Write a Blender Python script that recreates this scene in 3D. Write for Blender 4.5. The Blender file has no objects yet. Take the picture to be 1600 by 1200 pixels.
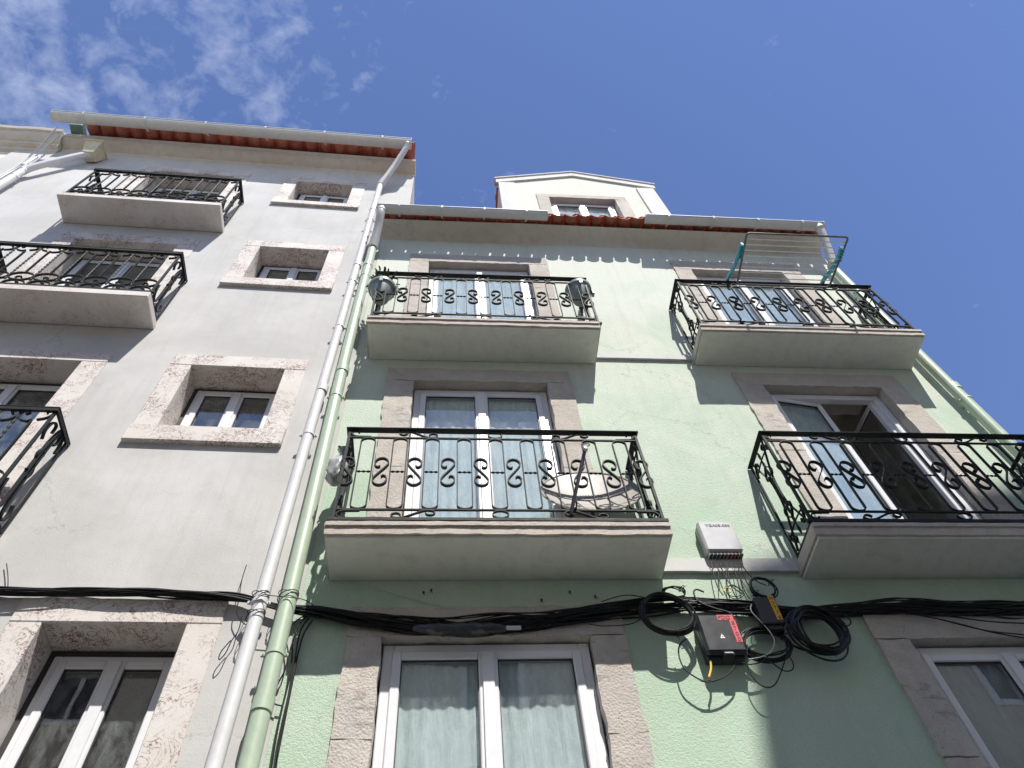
import bpy, math, random
from mathutils import Vector, Matrix, noise
random.seed(7)
C = bpy.context.scene
COL = C.collection
R_ = math.radians
# ------------------------------------------------------------------ camera
cam_d = bpy.data.cameras.new("camera"); cam = bpy.data.objects.new("camera", cam_d); COL.objects.link(cam)
Rt = Vector((0.99605334, -0.06307632, -0.06244291)); Up = Vector((-0.01967498, -0.8429404, 0.53764708)); Fw = Vector((0.08654845, 0.53429661, 0.84085463))
m = Matrix((Rt, Up, -Fw)).transposed().to_4x4(); m.translation = Vector((0, -3.9, 1.6))
cam.matrix_world = m
cam_d.sensor_width = 36; cam_d.lens = 36*1165.391/1600
cam_d.clip_start = 0.05; cam_d.clip_end = 2000
C.camera = cam
# ------------------------------------------------------------------ world, sun, exposure
SUN_T = Vector((0.34, -1.0, 1.80)).normalized()          # towards the sun
elev = math.asin(SUN_T.z); azim = math.atan2(SUN_T.x, SUN_T.y)
w = bpy.data.worlds.new("World"); C.world = w; w.use_nodes = True
nt = w.node_tree; N = nt.nodes; Lk = nt.links; N.clear()
out = N.new('ShaderNodeOutputWorld'); bg = N.new('ShaderNodeBackground'); sky = N.new('ShaderNodeTexSky')
sky.sky_type = 'NISHITA'; sky.sun_disc = False; sky.sun_elevation = elev; sky.sun_rotation = azim
sky.air_density = 1.0; sky.dust_density = 0.1; sky.ozone_density = 4.0; sky.altitude = 800
bg.inputs['Strength'].default_value = 0.120
tc = N.new('ShaderNodeTexCoord'); sep = N.new('ShaderNodeSeparateXYZ')
Lk.new(tc.outputs['Generated'], sep.inputs[0])
def mth(op, a, b=None, c=None, clamp=False, tree=None):
    t = tree or nt
    n = t.nodes.new('ShaderNodeMath'); n.operation = op; n.use_clamp = clamp
    for i, v in enumerate((a, b, c)):
        if v is None: continue
        if isinstance(v, (int, float)): n.inputs[i].default_value = v
        else: t.links.new(v, n.inputs[i])
    return n.outputs[0]
zc = mth('MAXIMUM', sep.outputs['Z'], 0.08)
u_ = mth('DIVIDE', sep.outputs['X'], zc); v_ = mth('DIVIDE', sep.outputs['Y'], zc)
cmb = N.new('ShaderNodeCombineXYZ'); Lk.new(u_, cmb.inputs[0]); Lk.new(v_, cmb.inputs[1])
def wnoise(scale, detail, rough, dist, off):
    mp = N.new('ShaderNodeMapping'); mp.inputs['Location'].default_value = off; mp.inputs['Rotation'].default_value = (0, 0, 0.5); mp.inputs['Scale'].default_value = (1.0, 1.15, 1)
    Lk.new(cmb.outputs[0], mp.inputs['Vector'])
    n = N.new('ShaderNodeTexNoise'); n.inputs['Scale'].default_value = scale; n.inputs['Detail'].default_value = detail
    n.inputs['Roughness'].default_value = rough; n.inputs['Distortion'].default_value = dist
    Lk.new(mp.outputs[0], n.inputs['Vector']); return n.outputs['Fac']
n1 = wnoise(19, 12, .60, .2, (5.3, 2.2, 0)); n2 = wnoise(6.5, 4, .55, .3, (1.7, 2.6, 0))
# cloud field lies to the west: density falls off towards the east of the sky
fall = mth('MULTIPLY_ADD', u_, -0.62, -0.045)
fall = mth('MINIMUM', mth('MAXIMUM', fall, -0.17), 0.13)
south = mth('MINIMUM', mth('MAXIMUM', mth('MULTIPLY_ADD', v_, -0.9, -0.30), -0.10), 0.20)
fall = mth('MAXIMUM', fall, south)
dens = mth('ADD', mth('MULTIPLY', n1, 0.85), mth('MULTIPLY', n2, 0.42))
dens = mth('ADD', dens, fall)
dens = mth('MULTIPLY', mth('SUBTRACT', dens, 0.702), 3.2, clamp=True)
dens = mth('MULTIPLY', dens, 0.46)
mix = N.new('ShaderNodeMix'); mix.data_type = 'RGBA'
Lk.new(dens, mix.inputs[0]); 
hs = N.new('ShaderNodeHueSaturation'); hs.inputs['Saturation'].default_value = 1.03; hs.inputs['Value'].default_value = 1.0; hs.inputs['Hue'].default_value = 0.510
Lk.new(sky.outputs[0], hs.inputs['Color']); Lk.new(hs.outputs[0], mix.inputs[6]); mix.inputs[7].default_value = (4.6, 5.0, 6.0, 1)
Lk.new(mix.outputs[2], bg.inputs['Color']); Lk.new(bg.outputs[0], out.inputs[0])
sd = bpy.data.lights.new("sun", 'SUN'); so = bpy.data.objects.new("sun", sd); COL.objects.link(so)
sd.energy = 4.6; sd.angle = R_(0.53); sd.color = (1, .965, .91)
so.rotation_euler = SUN_T.to_track_quat('Z', 'Y').to_euler(); so.location = (0, 0, 40)
C.view_settings.view_transform = 'Standard'; C.view_settings.look = 'None'
C.view_settings.exposure = 0.66; C.view_settings.gamma = 1
C.render.engine = 'CYCLES'

# ------------------------------------------------------------------ materials
def mat(name, build, **kw):
    m = bpy.data.materials.new(name); m.use_nodes = True
    t = m.node_tree; b = t.nodes['Principled BSDF']
    build(t, b, **kw); return m
def node(t, kind, **inp):
    n = t.nodes.new(kind)
    for k, v in inp.items(): n.inputs[k].default_value = v
    return n
def coords(t, scale=(1, 1, 1), loc=(0, 0, 0)):
    c = t.nodes.new('ShaderNodeTexCoord'); mp = t.nodes.new('ShaderNodeMapping')
    mp.inputs['Scale'].default_value = scale; mp.inputs['Location'].default_value = loc
    t.links.new(c.outputs['Object'], mp.inputs['Vector']); return mp.outputs[0]
def nz(t, vec, scale, detail=4, rough=.55, dist=0):
    n = node(t, 'ShaderNodeTexNoise', Scale=scale, Detail=detail, Roughness=rough, Distortion=dist)
    t.links.new(vec, n.inputs['Vector']); return n.outputs['Fac']
def ramp(t, fac, stops):
    r = t.nodes.new('ShaderNodeValToRGB'); e = r.color_ramp.elements
    while len(e) > 1: e.remove(e[-1])
    e[0].position = stops[0][0]; e[0].color = (*stops[0][1], 1)
    for p, c in stops[1:]:
        x = e.new(p); x.color = (*c, 1)
    t.links.new(fac, r.inputs[0]); return r.outputs[0]
def mixc(t, fac, a, b, mode='MIX'):
    n = t.nodes.new('ShaderNodeMix'); n.data_type = 'RGBA'; n.blend_type = mode
    for i, v in ((0, fac), (6, a), (7, b)):
        if isinstance(v, tuple): n.inputs[i].default_value = (*v, 1)
        elif isinstance(v, (int, float)): n.inputs[i].default_value = v
        else: t.links.new(v, n.inputs[i])
    return n.outputs[2]
def bump(t, b, h, strength=1, dist=.003, prev=None):
    n = node(t, 'ShaderNodeBump', Strength=strength, Distance=dist)
    t.links.new(h, n.inputs['Height'])
    if prev: t.links.new(prev, n.inputs['Normal'])
    t.links.new(n.outputs[0], b.inputs['Normal']); return n.outputs[0]
def mm(t, op, a, b=None, clamp=False): return mth(op, a, b, None, clamp, t)

def b_stucco(t, b, c1, c2, stain=(.45, .42, .36), fine=110, bd=.0022, rough=.92, amt=.35, bs=1.0, fade=None, speck=0.0):
    v = coords(t)
    big = nz(t, v, .9, 5, .6, .4); med = nz(t, v, 6, 5, .65, .3); f = nz(t, v, fine, 3, .6); g = nz(t, v, fine*.45, 3, .6)
    col = mixc(t, ramp(t, big, [(.38, (0, 0, 0)), (.64, (1, 1, 1))]), c1, c2)
    col = mixc(t, mm(t, 'MULTIPLY', ramp(t, med, [(.5, (0, 0, 0)), (.75, (1, 1, 1))]), amt*.55), col, stain)
    if fade:  # second, paler colour mixed in with height, broken up by noise
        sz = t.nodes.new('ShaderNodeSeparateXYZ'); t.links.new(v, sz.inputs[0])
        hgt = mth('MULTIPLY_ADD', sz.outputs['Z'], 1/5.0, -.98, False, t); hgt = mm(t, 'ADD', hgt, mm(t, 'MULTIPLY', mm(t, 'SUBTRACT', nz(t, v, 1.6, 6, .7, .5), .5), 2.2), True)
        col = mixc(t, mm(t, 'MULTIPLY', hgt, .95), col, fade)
    if speck: col = mixc(t, mm(t, 'MULTIPLY', ramp(t, nz(t, v, fine*.7, 3, .7), [(.50, (0, 0, 0)), (.68, (1, 1, 1))]), speck), col, tuple(x*.72 for x in c1))
    # streaks running down the wall
    vs = coords(t, (7, 7, .45), (3, 0, 1)); st = nz(t, vs, 1.3, 6, .7)
    col = mixc(t, mm(t, 'MULTIPLY', ramp(t, st, [(.50, (0, 0, 0)), (.74, (1, 1, 1))]), amt*.75), col, stain)
    # sparse hairline cracks
    vc = t.nodes.new('ShaderNodeVectorMath'); vc.operation = 'ADD'; nn = node(t, 'ShaderNodeTexNoise', Scale=3.0, Detail=6, Roughness=.7); t.links.new(v, nn.inputs['Vector'])
    sc_ = t.nodes.new('ShaderNodeVectorMath'); sc_.operation = 'SCALE'; sc_.inputs['Scale'].default_value = .55; t.links.new(nn.outputs['Color'], sc_.inputs[0])
    t.links.new(v, vc.inputs[0]); t.links.new(sc_.outputs[0], vc.inputs[1])
    vr = node(t, 'ShaderNodeTexVoronoi', Scale=.75); vr.feature = 'DISTANCE_TO_EDGE'; t.links.new(vc.outputs[0], vr.inputs['Vector'])
    ck = mm(t, 'MULTIPLY', ramp(t, vr.outputs['Distance'], [(.0018, (1, 1, 1)), (.0045, (0, 0, 0))]), ramp(t, nz(t, coords(t, (1, 1, 1), (8, 2, 5)), .8, 3, .5), [(.50, (0, 0, 0)), (.62, (1, 1, 1))]))
    col = mixc(t, mm(t, 'MULTIPLY', ck, .45), col, (.20, .19, .17))
    t.links.new(col, b.inputs['Base Color']); b.inputs['Roughness'].default_value = rough
    b.inputs['Specular IOR Level'].default_value = .2
    p = bump(t, b, g, bs*.7, bd*1.5); p = bump(t, b, f, bs, bd, p)
    bump(t, b, med, .35, .004, p)
M = {}
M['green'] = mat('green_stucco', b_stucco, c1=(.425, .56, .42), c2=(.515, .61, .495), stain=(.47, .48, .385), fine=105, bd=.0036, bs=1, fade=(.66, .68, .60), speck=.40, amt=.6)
M['green_pale'] = mat('pale_green_stucco', b_stucco, c1=(.60, .62, .53), c2=(.66, .665, .58), stain=(.50, .49, .42), fine=72, bd=.003, amt=.6, speck=.3)  # dormer paint, creamier than the wall below
M['white'] = mat('white_render', b_stucco, c1=(.49, .482, .465), c2=(.585, .575, .555), stain=(.43, .41, .38), fine=130, bd=.0013, amt=.6, bs=.8)
M['cream'] = mat('cream_render', b_stucco, c1=(.66, .58, .45), c2=(.72, .66, .55), stain=(.45, .38, .28), fine=80, bd=.002, amt=.6)
M['band'] = mat('pale_trim_render', b_stucco, c1=(.60, .60, .58), c2=(.64, .63, .60), stain=(.42, .40, .36), fine=150, bd=.0008, amt=.5)
M['cornice'] = mat('cornice_render', b_stucco, c1=(.60, .55, .48), c2=(.67, .62, .55), stain=(.45, .33, .24), fine=150, bd=.0006, amt=.55)
M['soffit'] = mat('balcony_soffit_paint', b_stucco, c1=(.68, .69, .62), c2=(.74, .745, .67), stain=(.50, .47, .40), fine=120, bd=.0008, amt=.65)
M['plaster'] = mat('interior_plaster', b_stucco, c1=(.60, .56, .52), c2=(.62, .58, .54), fine=100, bd=.0003, amt=.1)
M['opp'] = mat('ochre_render', b_stucco, c1=(.62, .55, .45), c2=(.66, .60, .50), fine=60, bd=.002, amt=.4)

def b_oldstone(t, b, c1=(.42, .375, .325), c2=(.58, .53, .47), dark=(.10, .09, .08), pit=.0035, soot=.6):
    v = coords(t)
    big = nz(t, v, 2.3, 6, .65, .6); med = nz(t, v, 22, 5, .7, .2); f = nz(t, v, 75, 4, .65)
    vo = node(t, 'ShaderNodeTexVoronoi', Scale=62.0); t.links.new(v, vo.inputs['Vector'])
    col = mixc(t, ramp(t, big, [(.35, (0, 0, 0)), (.65, (1, 1, 1))]), c1, c2)
    col = mixc(t, mm(t, 'MULTIPLY', ramp(t, med, [(.42, (0, 0, 0)), (.7, (1, 1, 1))]), .35), col, (.56, .50, .44))
    tint = nz(t, coords(t, (1, 1, 1), (9, 4, 6)), 5.5, 6, .7, .8); col = mixc(t, mm(t, 'MULTIPLY', ramp(t, tint, [(.46, (0, 0, 0)), (.66, (1, 1, 1))]), .5), col, (.42, .42, .41))
    pits = ramp(t, mm(t, 'ADD', mm(t, 'MULTIPLY', vo.outputs['Distance'], .55), mm(t, 'MULTIPLY', f, .8)), [(.38, (1, 1, 1)), (.50, (0, 0, 0))])
    col = mixc(t, mm(t, 'MULTIPLY', pits, .7), col, dark)
    so_ = nz(t, coords(t, (1, 1, 2.2), (5, 2, 9)), 2.7, 7, .72, .5)
    col = mixc(t, mm(t, 'MULTIPLY', ramp(t, so_, [(.60, (0, 0, 0)), (.70, (1, 1, 1))]), soot), col, (.13, .12, .11))
    t.links.new(col, b.inputs['Base Color']); b.inputs['Roughness'].default_value = .95; b.inputs['Specular IOR Level'].default_value = .15
    h = mm(t, 'ADD', mm(t, 'MULTIPLY', f, .7), mm(t, 'MULTIPLY', vo.outputs['Distance'], .8))
    p = bump(t, b, h, 1, pit); bump(t, b, med, .5, .006, p)
M['stone'] = mat('rough_limestone', b_oldstone)
M['stone_clean'] = mat('balcony_limestone', b_oldstone, c1=(.42, .365, .315), c2=(.57, .51, .45), pit=.002, soot=.8)

def b_pink(t, b, k=1.0):
    v = coords(t)
    big = nz(t, v, 3, 4, .6, .3); f = nz(t, v, 120, 3, .6)
    col = mixc(t, ramp(t, big, [(.35, (0, 0, 0)), (.65, (1, 1, 1))]), (.60, .55, .505), (.66, .63, .595))
    a = nz(t, v, 7, 4, .62, 2.8); mask = nz(t, coords(t, (1, 1, 1), (7, 3, 2)), 2.4, 4, .6, .6)
    vein = ramp(t, mm(t, 'ABSOLUTE', mm(t, 'SUBTRACT', a, .5)), [(.012, (1, 1, 1)), (.026, (0, 0, 0))])
    a2 = nz(t, coords(t, (1, 1, 1), (1, 8, 4)), 17, 2, .5, 1.6)
    vein2 = ramp(t, mm(t, 'ABSOLUTE', mm(t, 'SUBTRACT', a2, .5)), [(.012, (1, 1, 1)), (.028, (0, 0, 0))])
    mk = ramp(t, mask, [(.42, (0, 0, 0)), (.56, (1, 1, 1))]); mk2 = ramp(t, mask, [(.53, (0, 0, 0)), (.62, (1, 1, 1))])
    col = mixc(t, mm(t, 'MULTIPLY', mk, .06), col, (.50, .36, .31))
    col = mixc(t, mm(t, 'MULTIPLY', mm(t, 'MULTIPLY', vein, mk), .95*k), col, (.19, .10, .075))
    col = mixc(t, mm(t, 'MULTIPLY', mm(t, 'MULTIPLY', vein2, mk2), .9*k), col, (.22, .11, .085))
    sp = nz(t, v, 48, 2, .5); col = mixc(t, mm(t, 'MULTIPLY', ramp(t, sp, [(.70, (0, 0, 0)), (.74, (1, 1, 1))]), .6), col, (.25, .18, .15))
    t.links.new(col, b.inputs['Base Color']); b.inputs['Roughness'].default_value = .75; b.inputs['Specular IOR Level'].default_value = .3
    bump(t, b, f, .8, .0015)
M['pink'] = mat('veined_pink_limestone', b_pink)
M['pinkslab'] = mat('pale_limestone_slab', b_pink, k=.35)

def b_paint(t, b, c, rough=.4, var=.12, bd=.0004, metallic=0, spec=.5, dirt=(.25, .22, .18), dirtamt=.2):
    v = coords(t); n_ = nz(t, v, 14, 5, .65); f = nz(t, v, 90, 3, .6)
    col = mixc(t, ramp(t, n_, [(.35, (0, 0, 0)), (.7, (1, 1, 1))]), tuple(x*(1-var) for x in c), tuple(min(1, x*(1+var)) for x in c))
    col = mixc(t, mm(t, 'MULTIPLY', ramp(t, nz(t, coords(t, (1, 1, 1), (2, 5, 1)), 5, 7, .7), [(.55, (0, 0, 0)), (.8, (1, 1, 1))]), dirtamt), col, dirt)
    t.links.new(col, b.inputs['Base Color']); b.inputs['Metallic'].default_value = metallic; b.inputs['Specular IOR Level'].default_value = spec
    rr = node(t, 'ShaderNodeMapRange'); rr.inputs['To Min'].default_value = rough*.8; rr.inputs['To Max'].default_value = min(1, rough*1.3)
    t.links.new(n_, rr.inputs[0]); t.links.new(rr.outputs[0], b.inputs['Roughness'])
    bump(t, b, f, .6, bd)
def paint(key, name, c, **k): M[key] = mat(name, b_paint, c=c, **k)
paint('iron', 'black_iron_paint', (.014, .017, .0165), rough=.62, bd=.0005, spec=.22, dirt=(.07, .065, .06), dirtamt=.3)
paint('upvc', 'white_window_paint', (.74, .745, .76), rough=.32, var=.03, bd=.0001, dirtamt=.10)
paint('anth', 'dark_window_paint', (.035, .035, .035), rough=.5)
paint('pipew', 'white_pipe_plastic', (.66, .655, .65), rough=.38, var=.05, dirtamt=.18)
paint('pipeg', 'green_pipe_paint', (.41, .50, .37), rough=.4, var=.05, dirtamt=.15)
paint('gutw', 'off_white_gutter_plastic', (.60, .59, .56), rough=.5, var=.06, dirt=(.30, .27, .22), dirtamt=.35)
paint('cable', 'black_cable_sheath', (.010, .010, .011), rough=.42, spec=.35, var=.2, dirtamt=.15)
paint('cablew', 'pale_cable_sheath', (.50, .49, .46), rough=.5)
paint('yellow', 'yellow_plastic', (.75, .50, .05), rough=.45)
paint('boxw', 'light_grey_box_plastic', (.52, .52, .53), rough=.3, var=.03, dirtamt=.1)
paint('boxg', 'grey_box_side_plastic', (.40, .41, .40), rough=.45)
paint('boxb', 'black_box_plastic', (.030, .032, .036), rough=.3, var=.1, dirtamt=.15)
paint('red', 'red_label', (.62, .03, .05), rough=.5, dirtamt=.05)
paint('orange', 'orange_label', (.80, .42, .03), rough=.5, dirtamt=.05)
paint('ink', 'black_print', (.02, .02, .025), rough=.6, dirtamt=0)
paint('whiteink', 'white_print', (.75, .75, .75), rough=.6, dirtamt=0)
paint('dish', 'beige_dish_paint', (.27, .245, .215), rough=.5, var=.04)
paint('dishmark', 'pale_dish_print', (.40, .37, .33), rough=.5)
paint('darkmetal', 'dark_grey_metal', (.075, .072, .066), rough=.45, metallic=.3)
paint('steel', 'zinc_wire', (.55, .55, .55), rough=.45, metallic=.2)
paint('rackframe', 'dark_zinc_tube', (.13, .13, .135), rough=.4, metallic=.4)
paint('teal', 'teal_plastic', (.02, .28, .34), rough=.35, var=.06)
paint('pot', 'grey_green_planter_plastic', (.21, .25, .245), rough=.42, var=.06)
paint('soil', 'potting_soil', (.03, .02, .015), rough=.95)
paint('leaf', 'succulent_leaf', (.05, .085, .045), rough=.5, var=.35)
paint('bag', 'translucent_white_bag', (.33, .335, .33), rough=.35, var=.12)
paint('hopper', 'cream_hopper_paint', (.62, .55, .38), rough=.6)
paint('greenmetal', 'dark_green_flashing', (.12, .20, .16), rough=.5)
paint('ledred', 'dark_red_plug', (.16, .01, .015), rough=.4)
paint('ledgreen', 'dark_green_plug', (.01, .05, .03), rough=.4)

def b_tile(t, b):
    v = coords(t); n_ = nz(t, v, 5, 5, .7); f = nz(t, v, 60, 4, .6)
    col = ramp(t, n_, [(.3, (.25, .07, .045)), (.5, (.38, .12, .075)), (.72, (.48, .21, .14))])
    col = mixc(t, mm(t, 'MULTIPLY', ramp(t, nz(t, v, 17, 6, .7), [(.56, (0, 0, 0)), (.74, (1, 1, 1))]), .5), col, (.15, .13, .10))
    t.links.new(col, b.inputs['Base Color']); b.inputs['Roughness'].default_value = .85; bump(t, b, f, .8, .002)
M['tile'] = mat('terracotta_tile', b_tile)

def glass_mat(name, refl, tint=(.93, .96, .96), rough=0.0):
    m = bpy.data.materials.new(name); m.use_nodes = True; t = m.node_tree; t.nodes.clear()
    o = t.nodes.new('ShaderNodeOutputMaterial'); g = t.nodes.new('ShaderNodeBsdfGlossy'); g.inputs['Roughness'].default_value = rough
    tr = t.nodes.new('ShaderNodeBsdfTransparent'); tr.inputs[0].default_value = (*tint, 1)
    mx = t.nodes.new('ShaderNodeMixShader'); fr = t.nodes.new('ShaderNodeFresnel'); 
    ge = t.nodes.new('ShaderNodeNewGeometry'); t.links.new(mth('MULTIPLY_ADD', ge.outputs['Backfacing'], 1/1.52-1.52, 1.52, False, t), fr.inputs['IOR'])
    s = mth('MULTIPLY_ADD', fr.outputs[0], 1.4, refl, True, t)
    wv = nz(t, coords(t), 1.7, 2, .5); bn = node(t, 'ShaderNodeBump', Strength=.35, Distance=.004); t.links.new(wv, bn.inputs['Height']); t.links.new(bn.outputs[0], g.inputs['Normal'])
    # smears and dust on the pane
    d = t.nodes.new('ShaderNodeBsdfDiffuse'); d.inputs[0].default_value = (.62, .66, .66, 1)
    sm = nz(t, coords(t, (1, 1, .4)), 9, 7, .75, .5); sf = mth('MULTIPLY', ramp(t, sm, [(.42, (0, 0, 0)), (.8, (1, 1, 1))]), .22, None, False, t)
    t.links.new(s, mx.inputs[0]); t.links.new(tr.outputs[0], mx.inputs[1]); t.links.new(g.outputs[0], mx.inputs[2])
    m2 = t.nodes.new('ShaderNodeMixShader'); t.links.new(sf, m2.inputs[0]); t.links.new(mx.outputs[0], m2.inputs[1]); t.links.new(d.outputs[0], m2.inputs[2])
    t.links.new(m2.outputs[0], o.inputs[0]); return m
M['glass'] = glass_mat('window_glass', .05)
M['glassdark'] = glass_mat('window_glass_clean', .06)
def b_curtain(t, b, c=(.78, .85, .84), spark=.6):
    v = coords(t); wv = nz(t, coords(t, (1, 1, .12)), 16, 3, .6); sp = nz(t, v, 42, 6, .8)
    col = mixc(t, ramp(t, wv, [(.35, (0, 0, 0)), (.7, (1, 1, 1))]), tuple(x*.82 for x in c), c)
    col = mixc(t, mm(t, 'MULTIPLY', ramp(t, sp, [(.52, (0, 0, 0)), (.66, (1, 1, 1))]), spark), col, tuple(min(1, x*1.35) for x in c))
    t.links.new(col, b.inputs['Base Color']); b.inputs['Roughness'].default_value = .8; bump(t, b, wv, 1, .02)
M['curtain'] = mat('sheer_curtain', b_curtain)
M['blind'] = mat('pale_blue_blind', b_curtain, c=(.56, .66, .71), spark=.1)
M['shade'] = mat('grey_blind', b_curtain, c=(.36, .36, .35), spark=.1)
def b_ground(t, b, c1, c2, sc):
    v = coords(t); vo = node(t, 'ShaderNodeTexVoronoi', Scale=sc); vo.feature = 'DISTANCE_TO_EDGE'; t.links.new(v, vo.inputs['Vector'])
    n_ = nz(t, v, 3, 6, .6)
    col = mixc(t, n_, c1, c2); col = mixc(t, ramp(t, vo.outputs['Distance'], [(.02, (1, 1, 1)), (.07, (0, 0, 0))]), col, (.05, .045, .04))
    t.links.new(col, b.inputs['Base Color']); b.inputs['Roughness'].default_value = .85; bump(t, b, vo.outputs['Distance'], 1, .02)
M['setts'] = mat('basalt_setts', b_ground, c1=(.13, .125, .12), c2=(.22, .21, .20), sc=9)
M['calcada'] = mat('limestone_paving', b_ground, c1=(.42, .40, .36), c2=(.55, .53, .48), sc=16)
def b_fade(t, b): 
    b.inputs['Base Color'].default_value = (.2, .2, .2, 1)

# ------------------------------------------------------------------ frames of reference (two facades meet at a slight angle)
ANG = 0.02993485
FR = {'G': Matrix.Identity(4), 'L': Matrix.Translation((-1.0, 0.004, 0)) @ Matrix.Rotation(ANG, 4, 'Z')}

# ------------------------------------------------------------------ mesh builder
class MB:
    def __init__(s): s.v = []; s.f = []
    def add(s, vs, fs):
        o = len(s.v); s.v += [tuple(x) for x in vs]; s.f += [tuple(i+o for i in f) for f in fs]; return s
    def box(s, x0, x1, y0, y1, z0, z1):
        if x0 > x1: x0, x1 = x1, x0
        if y0 > y1: y0, y1 = y1, y0
        if z0 > z1: z0, z1 = z1, z0
        return s.add([(x0,y0,z0),(x1,y0,z0),(x1,y1,z0),(x0,y1,z0),(x0,y0,z1),(x1,y0,z1),(x1,y1,z1),(x0,y1,z1)],
                     [(0,3,2,1),(4,5,6,7),(0,1,5,4),(1,2,6,5),(2,3,7,6),(3,0,4,7)])
    def bbox(s, x0, x1, y0, y1, z0, z1, b=.004):
        """box with chamfered edges"""
        b = min(b, abs(x1-x0)*.3, abs(y1-y0)*.3, abs(z1-z0)*.3)
        vs = []; idx = {}
        X = (x0, x1); Y = (y0, y1); Z = (z0, z1)
        for i in (0,1):
            for j in (0,1):
                for k in (0,1):
                    sx = b if i == 0 else -b; sy = b if j == 0 else -b; sz = b if k == 0 else -b
                    for ax, p in enumerate(((X[i], Y[j]+sy, Z[k]+sz), (X[i]+sx, Y[j], Z[k]+sz), (X[i]+sx, Y[j]+sy, Z[k]))):
                        idx[i,j,k,ax] = len(vs); vs.append(p)
        g = lambda i,j,k,a: idx[i,j,k,a]
        fs = []
        for i in (0,1): q = [g(i,0,0,0), g(i,1,0,0), g(i,1,1,0), g(i,0,1,0)]; fs.append(tuple(q if i else q[::-1]))
        for j in (0,1): q = [g(0,j,0,1), g(1,j,0,1), g(1,j,1,1), g(0,j,1,1)]; fs.append(tuple(q if not j else q[::-1]))
        for k in (0,1): q = [g(0,0,k,2), g(1,0,k,2), g(1,1,k,2), g(0,1,k,2)]; fs.append(tuple(q if k else q[::-1]))
        for i in (0,1):
            for j in (0,1): q = [g(i,j,0,0), g(i,j,0,1), g(i,j,1,1), g(i,j,1,0)]; fs.append(tuple(q if (i+j)%2 else q[::-1]))
        for i in (0,1):
            for k in (0,1): q = [g(i,0,k,0), g(i,0,k,2), g(i,1,k,2), g(i,1,k,0)]; fs.append(tuple(q[::-1] if (i+k)%2 else q))
        for j in (0,1):
            for k in (0,1): q = [g(0,j,k,1), g(0,j,k,2), g(1,j,k,2), g(1,j,k,1)]; fs.append(tuple(q if (j+k)%2 else q[::-1]))
        for i in (0,1):
            for j in (0,1):
                for k in (0,1): q = [g(i,j,k,0), g(i,j,k,1), g(i,j,k,2)]; fs.append(tuple(q if (i+j+k)%2 else q[::-1]))
        return s.add(vs, fs)
    def prism(s, poly, y0, y1):
        n = len(poly)
        vs = [(x, y0, z) for x, z in poly]+[(x, y1, z) for x, z in poly]
        fs = [tuple(range(n)), tuple(range(2*n-1, n-1, -1))]+[(i, n+i, n+(i+1)%n, (i+1)%n) for i in range(n)]
        return s.add(vs, fs)
    def extr(s, prof, x0, x1, nseg=1, wob=None):
        """open profile of (y,z) extruded along x"""
        n = len(prof); vs = []
        for k in range(nseg+1):
            x = x0+(x1-x0)*k/nseg; d = wob(x) if wob else (0, 0)
            vs += [(x, y+d[0]*i/(n-1), z+d[1]) for i, (y, z) in enumerate(prof)]
        fs = [(k*n+i, (k+1)*n+i, (k+1)*n+i+1, k*n+i+1) for k in range(nseg) for i in range(n-1)]
        fs += [tuple(range(n)), tuple(range((nseg+1)*n-1, nseg*n-1, -1))]
        return s.add(vs, fs)
    def tube(s, pts, r, n=8, closed=False, caps=True):
        P = [Vector(p) for p in pts]; m_ = len(P); rr = r if hasattr(r, '__len__') else [r]*m_
        T = []
        for i in range(m_):
            a = P[(i-1) % m_] if (closed or i > 0) else P[0]; b = P[(i+1) % m_] if (closed or i < m_-1) else P[-1]
            d = b-a; T.append(d.normalized() if d.length > 1e-9 else Vector((0, 0, 1)))
        ref = Vector((0, 1, 0)) if abs(T[0].y) < .9 else Vector((1, 0, 0))
        nrm = (ref-T[0]*ref.dot(T[0])).normalized(); vs = []
        for i in range(m_):
            nrm = nrm-T[i]*nrm.dot(T[i])
            nrm = nrm.normalized() if nrm.length > 1e-6 else T[i].orthogonal().normalized()
            bi = T[i].cross(nrm)
            for k in range(n):
                a = 2*math.pi*k/n; vs.append(P[i]+(nrm*math.cos(a)+bi*math.sin(a))*rr[i])
        fs = []
        for i in range(m_ if closed else m_-1):
            j = (i+1) % m_
            for k in range(n): fs.append((i*n+k, i*n+(k+1)%n, j*n+(k+1)%n, j*n+k))
        if not closed and caps: fs += [tuple(range(n-1, -1, -1)), tuple(range((m_-1)*n, m_*n))]
        return s.add(vs, fs)
    def strap(s, pts, wd, th, nrm, closed=False):
        """flat bar: width wd along nrm, thickness th in the curve's plane"""
        P = [Vector(p) for p in pts]; m_ = len(P); nv = Vector(nrm).normalized(); vs = []
        for i in range(m_):
            a = P[(i-1) % m_] if (closed or i > 0) else P[0]; b = P[(i+1) % m_] if (closed or i < m_-1) else P[-1]
            t_ = (b-a).normalized(); sd_ = t_.cross(nv).normalized()
            for su, sn in ((-1,-1),(1,-1),(1,1),(-1,1)): vs.append(P[i]+sd_*su*th/2+nv*sn*wd/2)
        fs = []
        for i in range(m_ if closed else m_-1):
            j = (i+1) % m_
            for k in range(4): fs.append((i*4+k, i*4+(k+1)%4, j*4+(k+1)%4, j*4+k))
        if not closed: fs += [(3,2,1,0), tuple(range((m_-1)*4, m_*4))]
        return s.add(vs, fs)
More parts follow.
